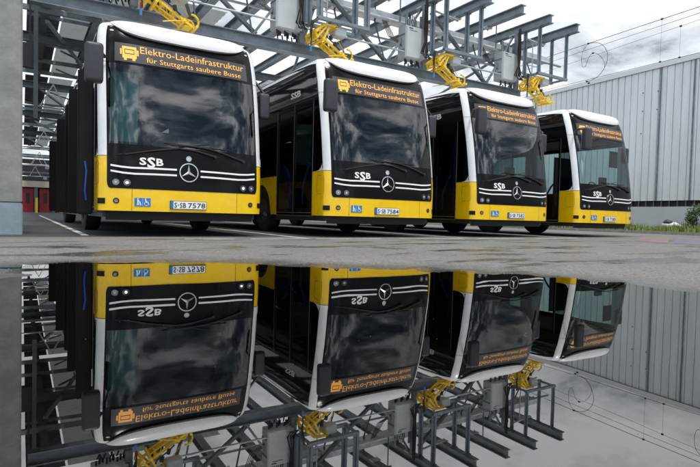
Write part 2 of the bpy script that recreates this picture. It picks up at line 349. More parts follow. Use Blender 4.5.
# ------------------------------------------------------------------ warehouse on the right
WX = lambda y: 26 + .087 * y
def wall_pts(y, off=0): return WX(y) + off, y
wh = empty('warehouse', (WX(20), 20, 0), 'long grey warehouse clad in vertical metal panels on white plinth', 'building')
wh_off = Vector(wh.location)
def Wd(x, y, z): return (x - wh_off.x, y - wh_off.y, z)
bm = bmesh.new(); prof = []; y = -30.0; k = 0
while y < 90:
    prof += [(y, 0), (y + .25, 0), (y + .265, -.05), (y + .295, -.05), (y + .31, 0.0), (y + .36, .02)]; y += .38
lo = [bm.verts.new(Wd(WX(a) - o, a, 1.56)) for a, o in prof]; hi = [bm.verts.new(Wd(WX(a) - o, a, 8.25)) for a, o in prof]
for i in range(len(lo) - 1): bm.faces.new((lo[i], lo[i + 1], hi[i + 1], hi[i]))
from_bm('cladding', bm, M['cladding'], wh, recalc=False)
def wbox(bm, y0, y1, z0, z1, o0, o1):
    p = [Wd(WX(a) - o, a, z) for z in (z0, z1) for a, o in ((y0, o0), (y1, o0), (y1, o1), (y0, o1))]
    v = [bm.verts.new(q) for q in p]
    for f in ((0, 1, 2, 3), (4, 5, 6, 7), (0, 1, 5, 4), (1, 2, 6, 5), (2, 3, 7, 6), (3, 0, 4, 7)): bm.faces.new([v[k] for k in f])
bm = bmesh.new(); wbox(bm, -30, 89.9, 0, 1.26, -.3, -.02); from_bm('plinth', bm, M['white_wall'], wh)
bm = bmesh.new(); wbox(bm, -30, 89.9, 1.26, 1.555, -.3, -.12); from_bm('vent_strip', bm, M['dark_wall'], wh)
bm = bmesh.new(); y = -30
while y < 70: wbox(bm, y, y + .05, 1.262, 1.553, -.12, -.03); y += .4
from_bm('vent_bars', bm, M['steel_dark'], wh)
for yy in (14.25, 12.62, 22.4):
    bm = bmesh.new(); wbox(bm, yy, yy + .05, 1.57, 8.24, .0, .07); from_bm('joint_strip', bm, M['steel'], wh)
bm = bmesh.new(); wbox(bm, -30, 89.9, 8.252, 8.50, -.5, .10); from_bm('fascia', bm, M['fascia'], wh)
bm = bmesh.new(); wbox(bm, -30, 89.9, 0, 8.24, -30, -.31); from_bm('hall_body', bm, M['white_wall'], wh)
bm = bmesh.new()
for yy in (7.5, 9.2, 14.4, 15.2):
    for z in (2.4, 3.3, 4.2, 5.1, 6.2, 7.1):
        if random.random() < .6: box(bm, Wd(WX(yy) - .045, yy + random.uniform(-.02, .02), z + random.uniform(-.1, .1)), (.04, .03, .05))
from_bm('fixings', bm, M['cable'], wh)

# verge, kerb, grass
VX = 20.3
bm = bmesh.new(); vs_ = [bm.verts.new(p) for p in ((VX + .12, -30, .10), (WX(-30) + .2, -30, .10), (WX(90) + .2, 90, .10), (VX + .12, 90, .10))]; bm.faces.new(vs_)
tag(from_bm('verge_soil', bm, mat('soil', (.075, .07, .04), .95, noise=.35, nscale=3, bump=.5, dirt=(.06, .085, .02)), recalc=False), 'weedy soil verge in front of warehouse', None, None, 'structure')
bm = bmesh.new(); yk = -30
while yk < 60: box2(bm, (VX, yk, -.05), (VX + .13, yk + .985, .115)); yk += 1
tag(from_bm('kerb', bm, M['kerb']), 'low concrete kerb along the verge', None, None, 'structure')
bm = bmesh.new()
def blade(bm, x, y, z, h, lean, wd, az):
    dx, dy = math.cos(az), math.sin(az); px, py = -dy * wd / 2, dx * wd / 2
    a = bm.verts.new((x - px, y - py, z)); b_ = bm.verts.new((x + px, y + py, z))
    c_ = bm.verts.new((x + dx * lean * .4 + px * .7, y + dy * lean * .4 + py * .7, z + h * .6)); d_ = bm.verts.new((x + dx * lean * .4 - px * .7, y + dy * lean * .4 - py * .7, z + h * .6))
    e_ = bm.verts.new((x + dx * lean, y + dy * lean, z + h))
    bm.faces.new((a, b_, c_, d_)); bm.faces.new((d_, c_, e_))
for i in range(2600):
    y = random.uniform(2, 34); x = random.uniform(VX + .15, WX(y) - .15)
    den = noise2(x * .9, y * .7)
    if den < -.35 and random.random() < .8: continue
    hh = (.07 + .17 * max(0, den + .3)) * random.uniform(.7, 1.3) * (1.0 if x < VX + 1.2 else 1.6)
    for k in range(9):
        blade(bm, x + random.gauss(0, .09), y + random.gauss(0, .12), .10, hh * random.uniform(.6, 1.3), random.uniform(.02, .14), random.uniform(.012, .028), random.uniform(0, 6.3))
tag(from_bm('verge_grass', bm, M['grass'], recalc=False), 'rough green grass and weeds on the verge', 'grass', None, 'stuff')

def leafy(bm, c, r, n, s, sq=1.0):
    for i in range(n):
        d = Vector((random.gauss(0, 1), random.gauss(0, 1), random.gauss(0, 1))).normalized() * (random.random() ** .45)
        p = Vector(c) + Vector((d.x * r[0], d.y * r[1], d.z * r[2]))
        a = Vector((random.gauss(0, 1), random.gauss(0, 1), random.gauss(0, 1))).normalized(); b_ = a.orthogonal().normalized()
        q = s * random.uniform(.6, 1.4)
        bm.faces.new([bm.verts.new(p + v) for v in (-a * q, b_ * q * .5, a * q, -b_ * q * .5)])
def plant(name, x, y, h, r, n, s, label, cat, group=None):
    root = empty(name, (x, y, .1), label, cat, group)
    bm = bmesh.new()
    for k in range(5):
        a = k * 1.3; tube(bm, [(0, 0, -.02), (math.cos(a) * r * .3, math.sin(a) * r * .3, h * .5), (math.cos(a) * r * .5, math.sin(a) * r * .5, h * .85)], [.012, .008, .004], 5)
    from_bm('stem', bm, M['bark'], root)
    bm = bmesh.new()
    for k in range(7):
        a = random.uniform(0, 6.3); leafy(bm, (math.cos(a) * r * .5, math.sin(a) * r * .5, h * random.uniform(.35, .85)), (r * .5, r * .5, h * .25), n // 7, s)
    from_bm('foliage', bm, M['leaf'], root, recalc=False)
plant('shrub', 24.6, 11.05, 1.25, .55, 1200, .05, 'dark green shrub at the right edge of the photo by the white plinth', 'shrub')
plant('weed', 23.3, 15.7, .75, .35, 220, .035, 'leafy weed beside the front corner of the farthest right bus', 'weed')
plant('weed', 23.6, 17.2, .55, .4, 220, .035, 'low weed just right of the tallest weed, below the plinth', 'weed')
# wrapped bundle in the grass
bd = empty('wrapped_bundle', (25.0, 12.35, .1), 'white and black wrapped bundle lying in the grass below the plinth', 'bundle')
bd.rotation_euler = (0, 0, R(-60))
bm = bmesh.new()
r_ = bmesh.ops.create_icosphere(bm, subdivisions=3, radius=1)
for v in r_['verts']:
    q = v.co; q.x *= .42; q.y *= .2; q.z = q.z * (.16 - .05 * q.x) + .22 + .03 * math.sin(q.x * 14); q.y += .02 * math.sin(q.x * 11)
from_bm('wrap', bm, M['wrap'], bd, True)
bm = bmesh.new(); r_ = bmesh.ops.create_icosphere(bm, subdivisions=3, radius=1)
for v in r_['verts']:
    q = v.co; q.x = q.x * .2 - .16; q.y *= .16; q.z = q.z * .13 + .36 + .02 * math.sin(q.x * 22)
from_bm('cover', bm, M['plastic'], bd, True)

# ------------------------------------------------------------------ overhead wires with jumper loops
def wire(name, pts, r, label, group):
    bm = bmesh.new(); tube(bm, pts, r, 5); return tag(from_bm(name, bm, M['cable'], None, True), label, 'wire', group)
G_ = 'thin cables above the warehouse roof'
WXX = 25.2
def wp(y0, z0, y1, z1, dx=0):
    k = (z1 - z0) / (y1 - y0); return [(WXX + dx, y, z0 + k * (y - y0)) for y in (-10, y0, y1, 60)]
wire('overhead_wire', wp(18.362, 9.723, 11.69, 9.98), .013, 'topmost thin dark cable running above the warehouse roof', G_)
wire('overhead_wire', wp(18.345, 9.40, 11.678, 9.70), .009, 'thin cable just below the topmost one above the warehouse', G_)
wire('overhead_wire', wp(17.4, 9.02, 11.665, 9.41), .007, 'faint thin cable third from the top above the warehouse', G_)
wire('overhead_wire', wp(18.531, 7.856, 11.601, 7.96), .010, 'lowest thin cable just over the warehouse roof edge', G_)
def loop(py0, label):
    Y_ = lambda px: py0 - (px - 588.5) * .057
    Z_ = lambda py: 9.76 - (py - 44) * .056
    bm = bmesh.new()
    def sm_(pts, n=6):
        out = []
        P = [Vector((WXX, Y_(a), Z_(b_))) for a, b_ in pts]
        for i in range(len(P) - 1):
            p0, p1, p2, p3 = P[max(i - 1, 0)], P[i], P[i + 1], P[min(i + 2, len(P) - 1)]
            for k in range(n):
                t = k / n
                out.append(.5 * ((2 * p1) + (p2 - p0) * t + (2 * p0 - 5 * p1 + 4 * p2 - p3) * t * t + (3 * p1 - p0 - 3 * p2 + p3) * t ** 3))
        return out + [P[-1]]
    tube(bm, sm_([(588, 43.8), (597, 45.5), (604, 51), (607.5, 60), (605, 70), (598, 77), (588, 79.5)]), .012, 5)
    tube(bm, sm_([(588, 43.8), (583, 49), (581.5, 57), (583, 64), (586, 64), (589, 57), (593, 54), (599, 57), (604, 64), (605, 70)]), .009, 5)
    o = from_bm('jumper_loop', bm, M['cable'], None, True); tag(o, label, 'cable loop', 'curled jumper loops on the cables')
    bm = bmesh.new()
    for a, b_ in ((588, 43.8), (593, 54), (588, 79), (590, 81)): box(bm, (WXX, Y_(a), Z_(b_)), (.06, .09, .07))
    from_bm('clamp', bm, M['cable'], o)
loop(17.0, 'curled cable loop left of the two, above the bus on the far right')
loop(10.7, 'curled cable loop cut off by the right edge of the photo')
for y_, z0, z1, lb in ((13.3, 7.95, 9.92, 'thin vertical dropper between cables, left of the pair'), (12.45, 7.95, 9.35, 'shorter thin vertical dropper between cables, right of the pair')):
    bm = bmesh.new(); tube(bm, [(WXX, y_, z0), (WXX, y_, z1)], .004, 4); box(bm, (WXX, y_, z0), (.05, .08, .06)); box(bm, (WXX, y_, z1), (.05, .09, .07))
    tag(from_bm('dropper_wire', bm, M['cable']), lb, 'wire', 'droppers between the cables')

# ------------------------------------------------------------------ concrete pillar at the left
pl = empty('concrete_pillar', (-.65, 9.85, G0), 'tall grey concrete pillar with blue grey painted base at the left edge', 'pillar')
bm = bmesh.new(); v = box2(bm, (-.65, -.65, .47), (.65, .65, 9)); bmesh.ops.bevel(bm, geom=list(bm.edges), offset=.02, segments=2, affect='EDGES'); from_bm('shaft', bm, M['concrete'], pl)
bm = bmesh.new(); box2(bm, (-.655, -.655, -.02), (.656, .655, .469)); bmesh.ops.bevel(bm, geom=list(bm.edges), offset=.015, segments=2, affect='EDGES'); from_bm('painted_base', bm, M['pillar_paint'], pl)

# ------------------------------------------------------------------ steel charging canopy
ca = empty('charging_canopy', (-.1, 11.2, G0), 'blue grey steel canopy of girders, beams and hanging frames above the buses', 'canopy')
co_ = Vector(ca.location)
def K(x, y, z): return Vector((x, y, z)) - co_
BX = [(2.234, 8.396), (5.88, 8.063), (9.55, 8.103), (13.197, 8.099)]
bm = bmesh.new(); ibeam(bm, K(.1, 11.2, 4.235), K(13.2, 11.2, 4.31), .25, .22); from_bm('crossbeam', bm, M['steel'], ca)
GX = [1.9, 3.1, 4.35, 5.5, 6.75, 8.0, 9.17, 10.4, 11.65, 12.85, 14.08]
for gx in GX:
    bm = bmesh.new(); ibeam(bm, K(gx, 9.87, 6.2), K(gx, 24, 6.2), .24, .20, .02); from_bm('girder', bm, M['steel'], ca)
for gx in (.55, -1.0):
    bm = bmesh.new(); ibeam(bm, K(gx, 12, 6.2), K(gx, 59, 6.2), .24, .20, .02); from_bm('girder', bm, M['steel_dark'], ca)
bm = bmesh.new(); ibeam(bm, K(-1.5, 11.6, 5.9), K(3, 11.6, 5.9), .2, .16); from_bm('crossbeam', bm, M['steel_dark'], ca)
for yy, ss in ((20, 'steel_dark'), (27.6, 'steel_dark'), (36, 'steel_dark'), (45, 'steel_dark')):
    bm = bmesh.new(); ibeam(bm, K(-1.8, yy, 5.92), K(14.4 if yy < 25 else 4.3, yy, 5.92), .30, .2, .02); from_bm('crossbeam', bm, M[ss], ca)
for yy, zz in ((31, 4.6), (39, 4.2), (48, 4.4), (23.5, 6.05), (17.5, 6.05), (25.5, 6.05), (33, 5.7), (42, 5.2), (52, 4.9), (55, 3.6)):
    bm = bmesh.new(); bar(bm, K(-1.5, yy, zz), K(4.2, yy, zz), .1, .14); from_bm('tie_bar', bm, M['steel'], ca)
for yy in (12.2, 20, 27.6, 36, 45):
    bm = bmesh.new(); x0 = -.28
    bar(bm, K(x0, yy, G0), K(x0, yy, 5.78), .16, .2, (0, 1, 0)); box(bm, K(x0, yy, G0 + .02), (.34, .34, .03)); from_bm('column', bm, M['steel'], ca)
for yy in (27.6, 36, 45):
    bm = bmesh.new(); bar(bm, K(4.1, yy, G0), K(4.1, yy, 5.78), .16, .2, (0, 1, 0)); from_bm('column', bm, M['steel'], ca)
bm = bmesh.new(); bar(bm, K(.21, 11.6, 2.1), K(.21, 11.6, 5.80), .07, .09, (0, 1, 0)); from_bm('hanger_post', bm, M['steel_dark'], ca)
bm = bmesh.new(); box(bm, K(.12, 12.0, 3.35), (.26, .16, .46)); bar(bm, K(.12, 12.0, 3.5), K(.12, 12.0, 5.8), .03, .03); from_bm('junction_box', bm, M['mirror_shell'], ca)
# diagonal braces between girders and cross beam, posts over the beam
for bx, by in BX:
    l = bx - .4
    bm = bmesh.new()
    if bx < 12: bar(bm, K(l + .42, 11.3, 6.08), K(l + 2.62, 11.3, 4.45), .10, .07); from_bm('diagonal_brace', bm, M['steel_dark'], ca)
    else: bar(bm, K(l + .42, 11.3, 6.08), K(l + .05, 11.3, 4.5), .08, .06); from_bm('diagonal_brace', bm, M['steel_dark'], ca)
    bm = bmesh.new(); bar(bm, K(l, 11.05, 4.38), K(l, 11.05, 6.07), .14, .10, (0, 1, 0)); from_bm('post', bm, M['steel'], ca)
    # plan bracing between girders
    bm = bmesh.new(); bar(bm, K(l + 1.3, 13.0, 6.06), K(l + 3.6, 19.0, 6.06), .08, .06); from_bm('diagonal_brace', bm, M['steel_dark'], ca)
    # hanging frame: four posts and a rail tray
    fr_ = bpy.data.objects.new('hanger_frame', None); C.objects.link(fr_); fr_.parent = ca; fr_.location = K(l + .65, 10.5, 4.7)
    for sx in (-.62, .62):
        for sy in (-.26, .26):
            bm = bmesh.new(); z1 = 1.38
            bar(bm, (sx, sy, .06), (sx, sy, z1), .085, .012, (1, 0, 0)); bar(bm, (sx - .045, sy, .06), (sx - .045, sy, z1), .012, .075, (1, 0, 0)); bar(bm, (sx + .045, sy, .06), (sx + .045, sy, z1), .012, .075, (1, 0, 0))
            box(bm, (sx, sy, z1 - .01), (.18, .13, .02)); from_bm('post', bm, M['steel'], fr_)
    for sy in (-.26, .26):
        bm = bmesh.new(); bar(bm, (-.68, sy, 0), (.68, sy, 0), .09, .012); bar(bm, (-.68, sy - .04, .03), (.68, sy - .04, .03), .012, .07); bar(bm, (-.68, sy + .04, .03), (.68, sy + .04, .03), .012, .07); from_bm('rail', bm, M['steel'], fr_)
    for sx in (-.62, .62):
        bm = bmesh.new(); bar(bm, (sx, -.21, .03), (sx, .21, .03), .06, .05); from_bm('rail', bm, M['steel'], fr_)
# cable tray with pipes along the beam
bm = bmesh.new()
box2(bm, K(2.2, 11.55, 5.73), K(15.0, 11.95, 5.75)); box2(bm, K(2.2, 11.53, 5.73), K(15.0, 11.545, 5.86)); box2(bm, K(2.2, 11.955, 5.73), K(15.0, 11.97, 5.86))
x = 2.4
while x < 14.9: box2(bm, K(x, 11.5, 5.68), K(x + .05, 12.0, 5.725)); x += .6
from_bm('cable_tray', bm, M['silver'], ca)
bm = bmesh.new()
for i in range(3): tube(bm, [K(2.0, 11.62 + .11 * i, 5.80), K(15.2, 11.62 + .11 * i, 5.80)], .035, 10)
tube(bm, [K(2.0, 11.35, 5.6), K(15.3, 11.35, 5.6)], .045, 10)
from_bm('conduit', bm, M['silver'], ca, True)
bm = bmesh.new()
for i in range(5): tube(bm, [K(2 + x_ * .65, 11.75 + .035 * i, 5.875 + .012 * math.sin(x_ * 1.1 + i)) for x_ in range(20)], .012, 5)
from_bm('power_cables', bm, M['cable'], ca, True)
bm = bmesh.new(); tube(bm, [K(.3, 11.05, 4.75), K(14.3, 11.05, 4.75)], .022, 7); tube(bm, [K(1.5, 11.9, 5.3), K(15.0, 11.9, 5.3)], .03, 7); from_bm('conduit', bm, M['silver'], ca, True)
for gx in GX:
    bm = bmesh.new()
    box2(bm, K(gx - .13, 11.1, 6.05), K(gx + .13, 11.3, 6.075))
    for a in (-.1, .1):
        for c in (11.13, 11.27): tube(bm, [K(gx + a, c, 6.02), K(gx + a, c, 6.09)], .012, 6)
    from_bm('joint_plate', bm, M['silver'], ca)
    bm = bmesh.new(); bar(bm, K(gx, 11.75, 5.66), K(gx, 11.75, 6.07), .03, .03); bar(bm, K(gx - .02, 11.2, 4.40), K(gx - .02, 11.75, 5.68), .03, .03); from_bm('tray_hanger', bm, M['steel_dark'], ca)
for gx in (4.35, 8.0, 11.65):
    bm = bmesh.new(); bar(bm, K(gx, 11.2, 4.40), K(gx + 1.15, 11.2, 6.06), .06, .05); from_bm('diagonal_brace', bm, M['steel'], ca)
    bm = bmesh.new()
    for q in range(5): tube(bm, [K(gx + .1 + q * .03, 11.6, 5.72), K(gx + .2 + q * .05, 11.4, 5.2), K(gx + .5 + q * .03, 11.15, 4.9), K(gx + .9 + q * .02, 11.1, 5.2), K(gx + 1.0, 11.5, 5.7)], .010, 5)
    from_bm('looped_cable', bm, M['cable'], ca, True)
# small lamp bars and rods above the tray
for bx, by in BX:
    bm = bmesh.new(); xx = bx - 1.05
    tube(bm, [K(xx, 11.3, 5.6), K(xx, 11.3, 6.45)], .018, 6); tube(bm, [K(xx - .12, 11.3, 6.43), K(xx + .12, 11.3, 6.43)], .025, 6); from_bm('rod_light', bm, M['steel_dark'], ca)
    bm = bmesh.new(); tube(bm, [K(xx + 1.25, 10.95, 4.45), K(xx + 1.25, 10.95, 6.0)], .016, 6)
    tube(bm, [K(xx + .95, 10.95, 5.98), K(xx + 1.75, 10.95, 5.90)], .03, 6); tube(bm, [K(xx + 1.05, 10.95, 5.2), K(xx + 1.45, 10.95, 5.2)], .014, 6); from_bm('lamp_bar', bm, M['silver'], ca)
# roof sheets over the rear lane: corrugated strips with daylight gaps between
def corr(x0, x1, y0, y1, z, key, step=.16):
    bm = bmesh.new(); n = max(2, int((y1 - y0) / step)); a = []
    for i in range(n + 1):
        zz = z + (.03 if i % 2 else 0); y = y0 + (y1 - y0) * i / n; a.append([bm.verts.new(K(x, y, q)) for x, q in ((x0, zz), (x1, zz), (x1, zz + .012), (x0, zz + .012))])
    for p, q in zip(a, a[1:]):
        for k in range(4): bm.faces.new((p[k], p[(k + 1) % 4], q[(k + 1) % 4], q[k]))
    bm.faces.new(a[0]); bm.faces.new(a[-1][::-1])
    from_bm('roof_panel', bm, M[key], ca)
for (y0, y1) in ((15.5, 27.2), (27.9, 36), (36.4, 45), (45.4, 59)):
    corr(.10, .46, y0, y1, 6.40, 'roof_sheet'); corr(.535, 1.0, y0, y1, 6.40, 'roof_sheet')
    for s0, s1 in ((.0, .49), (.505, 1)):
        corr(1.06, 2.0, y0 + (y1 - y0) * s0, y0 + (y1 - y0) * s1, 6.40, 'roof_light'); 
    corr(2.22, 5.2, y0, y1, 6.40, 'roof_light')
for yy in (14.2, 18.8, 22, 29.3, 34.5, 40.5):
    bm = bmesh.new(); bar(bm, K(.1, yy, 6.28), K(3.6, yy, 6.28), .07, .09); from_bm('purlin', bm, M['steel'], ca)
for yy, zz in ((21, 3.9), (30, 3.4), (38, 3.1), (46, 3.6), (50, 3.0), (34, 3.7)):
    bm = bmesh.new(); tube(bm, [K(-.3, yy, zz), K(4.2, yy, zz)], .035, 6); tube(bm, [K(.5, yy, zz), K(.9, yy, zz + .8)], .02, 6); tube(bm, [K(1.3, yy, zz), K(.9, yy, zz + .8)], .02, 6); box(bm, K(1.6, yy, zz - .12), (.25, .1, .2)); from_bm('pipe_run', bm, M['silver'], ca)
bm = bmesh.new(); tube(bm, [K(2.13, 15, 6.3), K(2.13, 58, 6.3)], .04, 8); from_bm('drain_pipe', bm, M['silver'], ca)
bm = bmesh.new()
for yy in (21.5, 24.4, 29.5, 33, 38, 42): bar(bm, K(1.15, yy, 6.02), K(2.3, yy + 1.5, 6.02), .05, .05)
from_bm('lattice', bm, M['steel_dark'], ca)
for (a, b_) in (((.6, 18, 5.9), (2.3, 24, 5.9)), ((.6, 28, 5.9), (2.4, 34, 5.9)), ((.6, 36.5, 5.6), (3.0, 36.5, 4.3)), ((.3, 45.5, 5.6), (2.4, 45.5, 4.3)), ((3.0, 31, 5.6), (1.0, 31, 4.6))):
    bm = bmesh.new(); bar(bm, K(*a), K(*b_), .09, .09); from_bm('diagonal_brace', bm, M['steel'], ca)

# ------------------------------------------------------------------ charger cabinets, pantographs, cable bundles
order = ['first bus from the left', 'second bus from the left', 'third bus from the left', 'fourth bus, the farthest right']
def make_cabinet():
    r0 = empty('charger_cabinet', (0, 0, 0), '', 'cabinet', 'cabinets hung on the canopy')
    bm = bmesh.new(); box2(bm, (0, 0, 0), (.68, .34, .84)); bmesh.ops.bevel(bm, geom=list(bm.edges), offset=.012, segments=2, affect='EDGES'); from_bm('housing', bm, M['box'], r0)
    bm = bmesh.new(); box2(bm, (.03, -.014, .03), (.65, -.003, .81)); d = from_bm('door', bm, M['box'], r0)
    bm = bmesh.new(); box2(bm, (.10, -.02, .765), (.22, -.0145, .785)); box2(bm, (.12, -.02, .72), (.38, -.0145, .728)); from_bm('label', bm, M['plastic'], d)
    bm = bmesh.new(); box2(bm, (-.02, .02, .2), (-.002, .3, .23)); box2(bm, (-.02, .02, .6), (-.002, .3, .63)); box2(bm, (.08, .1, .842), (.12, .14, 1.2)); box2(bm, (.56, .1, .842), (.6, .14, 1.2)); from_bm('bracket', bm, M['steel'], r0)
    bm = bmesh.new()
    for i in range(9):
        x = .08 + i * .065; tube(bm, [(x, .12 + .05 * (i % 3), -.001), (x, .12 + .05 * (i % 3), -.09 - .03 * (i % 2))], .02, 7)
    for i in range(5):
        x = .1 + i * .12; tube(bm, [(x, .15, -.1), (x + .05, .22, -.19), (x + .12, .4, -.16), (x + .13, .6, -.1)], .016, 6)
    from_bm('cable_gland', bm, M['plastic'], r0, True)
    bm = bmesh.new()
    for i in range(6):
        x = .2 + i * .055; tube(bm, [(x, .2, .841), (x + .01, .2, 1.0), (x, .22, 1.22)], .013, 6)
    from_bm('cables', bm, M['cable'], r0, True)
    return r0
cab = make_cabinet()
def make_panto():
    r0 = empty('pantograph', (0, 0, 0), '', 'pantograph', 'yellow charging pantographs hung over the bus roofs')
    # origin: under the hanging frame, left end
    bm = bmesh.new()
    box2(bm, (.02, -.25, -.07), (.34, -.19, -.03)); box2(bm, (.02, .19, -.07), (.34, .25, -.03)); box2(bm, (-.04, -.25, -.10), (.02, .25, -.05)); box2(bm, (.28, -.25, -.10), (.33, .25, -.05))
    for sy in (-.22, .22):
        bar(bm, (-.02, sy, -.08), (-.22, sy, -.24), .035, .05); bar(bm, (-.22, sy, -.24), (-.18, sy, -.36), .035, .05); bar(bm, (.05, sy, -.1), (-.16, sy, -.34), .03, .04)
        bar(bm, (.12, sy, -.09), (-.02, sy, -.40), .035, .04)
    tube(bm, [(-.2, -.27, -.24), (-.2, .27, -.24)], .03, 8); tube(bm, [(-.02, -.27, -.38), (-.02, .27, -.38)], .035, 8); tube(bm, [(-.17, -.25, -.36), (-.17, .25, -.36)], .028, 8)
    from_bm('base_frame', bm, M['panto'], r0)
    bm = bmesh.new()
    for sy in (-.17, .17):
        bar(bm, (-.08, sy, -.28), (.52, sy * .7, -.60), .035, .045)
        bar(bm, (-.02, sy * .6, -.40), (.46, sy * .5, -.66), .022, .026)
        for q in range(4): bar(bm, (.04 + q * .12, sy * (.95 - q * .07), -.34 - q * .064), (.09 + q * .12, sy * .55, -.46 - q * .064), .012, .016)
    bar(bm, (.1, -.16, -.39), (.1, .16, -.39), .04, .04); bar(bm, (.3, -.14, -.5), (.3, .14, -.5), .04, .04)
    from_bm('lower_arm', bm, M['panto'], r0)
    bm = bmesh.new()
    bar(bm, (.50, -.13, -.60), (.68, -.13, -.69), .04, .05); bar(bm, (.50, .13, -.60), (.68, .13, -.69), .04, .05)
    box2(bm, (.52, -.14, -.70), (.70, .14, -.68)); tube(bm, [(.5, -.24, -.62), (.5, .24, -.62)], .035, 8); tube(bm, [(.72, -.3, -.72), (.72, .3, -.72)], .028, 8)
    pts = [(.66 + .12 * math.cos(a), -.16, -.60 + .13 * math.sin(a)) for a in [R(d) for d in range(-80, 110, 15)]]
    tube(bm, pts, .022, 7); tube(bm, [(x, .16, z) for x, y, z in pts], .022, 7)
    from_bm('contact_head', bm, M['panto'], r0, True)
    bm = bmesh.new()
    for sy in (-.26, .26): tube(bm, [(.58, sy, -.64), (.3, sy * 1.2, -.70), (.08, sy * 1.2, -.76)], .010, 6)
    tube(bm, [(.62, -.05, -.48), (.38, -.05, -.18)], .008, 5)
    from_bm('guide_rod', bm, M['panto'], r0, True)
    bm = bmesh.new(); box2(bm, (.30, -.2, -.22), (.60, .05, -.03)); box2(bm, (.02, -.08, -.26), (.2, .1, -.12)); bmesh.ops.bevel(bm, geom=list(bm.edges), offset=.015, segments=2, affect='EDGES'); from_bm('drive_box', bm, M['box'], r0)
    bm = bmesh.new()
    for p in ((.20, -.15, -.24), (.33, -.12, -.35), (.10, .1, -.2), (.24, .12, -.33)): tube(bm, [p, (p[0] + .02, p[1], p[2] - .09)], .04, 10)
    tube(bm, [(.05, -.1, -.08), (.12, -.16, -.3), (.3, -.18, -.42), (.44, -.16, -.52)], .014, 6); tube(bm, [(.0, .1, -.08), (.1, .16, -.32), (.34, .16, -.46)], .014, 6)
    from_bm('buffer', bm, M['cable'], r0, True)
    bm = bmesh.new()
    for q in range(3): tube(bm, [(-.26 + .03 * q, -.1, .02), (-.30 + .02 * q, -.12, -.25), (-.24, -.1, -.42 - .05 * q)], .011, 6)
    from_bm('lead_cable', bm, M['cable'], r0, True)
    bm = bmesh.new(); tube(bm, [(-.27, -.12, -.55), (-.27, -.12, -.66)], .024, 8); from_bm('blue_plug', bm, M['decal_blue'], r0, True)
    bm = bmesh.new(); tube(bm, [(-.27, -.12, -.44), (-.27, -.12, -.545)], .018, 8); from_bm('red_sleeve', bm, M['red'], r0, True)
    return r0
pan = make_panto()
bm = bmesh.new()
for i in range(7):
    ph = i * 1.1
    tube(bm, [(.02 * math.cos(ph), .03 * math.sin(ph), 1.25), (.04 * math.cos(ph + .5), .04 * math.sin(ph + .7), .9), (.035 * math.cos(ph + 1), .04 * math.sin(ph), .5), (.06 * math.cos(ph), .05 * math.sin(ph + 1), .15), (-.04 + .08 * math.cos(ph), .1 * math.sin(ph), -.12), (.0 + .1 * math.cos(ph), -.1, -.3)], .016, 6)
cbn = tag(from_bm('cable_bundle', bm, M['cable'], None, True), '', 'cable', 'cable bundles dropping to the pantographs')
for i, (bx, by) in enumerate(BX):
    q = cab if i == 0 else copy_tree(cab); q.location = (bx - 1.07, 11.0, 4.60)
    q['label'] = 'light grey charger cabinet hung above the ' + order[i]
    q = pan if i == 0 else copy_tree(pan); q.location = (bx - .4 + (.28, .17, .05, 0)[i], 10.5, 4.68)
    q['label'] = 'yellow pantograph arm hanging over the ' + order[i]
    q = cbn if i == 0 else copy_tree(cbn); q.location = (bx - .52, 10.85, 4.9)
    q['label'] = 'black cable bundle dropping beside the pantograph over the ' + order[i]

# ------------------------------------------------------------------ depot hall at the far end of the lane
hl = empty('depot_hall', (1.5, 60, G0), 'far depot hall with beige band and red doors at the end of the lane', 'building')
bm = bmesh.new(); box2(bm, (-12, .3, 0), (14, 8, 5.2)); from_bm('wall', bm, M['dark_wall'], hl)
bm = bmesh.new(); box2(bm, (-12, -.1, 2.45), (14, .29, 3.05)); from_bm('lintel', bm, M['beige'], hl)
for k in range(-4, 5):
    bm = bmesh.new(); box2(bm, (k * 1.5 - .05, .1, .0), (k * 1.5 + .95, .28, 2.3)); d = from_bm('red_door', bm, M['red'], hl)
    bm = bmesh.new(); box2(bm, (k * 1.5 + .3, .06, .9), (k * 1.5 + .6, .098, 1.9)); from_bm('door_window', bm, M['dark_wall'], d)
    bm = bmesh.new(); box2(bm, (k * 1.5 + 1.0, .0, 0), (k * 1.5 + 1.3, .29, 2.44)); from_bm('pier', bm, M['steel_dark'], hl)
bm = bmesh.new(); tube(bm, [(1.05, 52, G0), (1.05, 52, 1.3)], .09, 10); tag(from_bm('yellow_bollard', bm, M['panto'], None, True), 'small yellow bollard before the red doors at the end of the lane', 'bollard')

# ------------------------------------------------------------------ trees behind the camera (seen mirrored in the windscreens)
def tree(x, y, h, label):
    root = empty('tree', (x, y, G0), label, 'tree', 'trees mirrored in the windscreens')
    bm = bmesh.new(); tube(bm, [(0, 0, -.1), (.1, 0, h * .3), (.0, .2, h * .6), (.1, .1, h * .85)], [h * .03, h * .022, h * .014, .03], 10)
    for k in range(6):
        a = k * 1.05; tube(bm, [(.05, .05, h * (.28 + .06 * k)), (math.cos(a) * h * .13, math.sin(a) * h * .13, h * (.42 + .06 * k)), (math.cos(a) * h * .24, math.sin(a) * h * .24, h * (.5 + .06 * k))], [h * .012, h * .008, .02], 6)
    from_bm('trunk', bm, M['bark'], root, True)
    bm = bmesh.new()
    for k in range(26):
        a = random.uniform(0, 6.3); rr = random.random() ** .5 * h * .27; zz = h * random.uniform(.38, .95)
        rr *= 1.15 - abs(zz / h - .6)
        leafy(bm, (math.cos(a) * rr, math.sin(a) * rr, zz), (h * .10, h * .10, h * .07), 190, .16)
    from_bm('crown', bm, M['leaf'], root, recalc=False)
tree(-9, -26, 9.5, 'leafy tree across the yard mirrored low in the first windscreen')
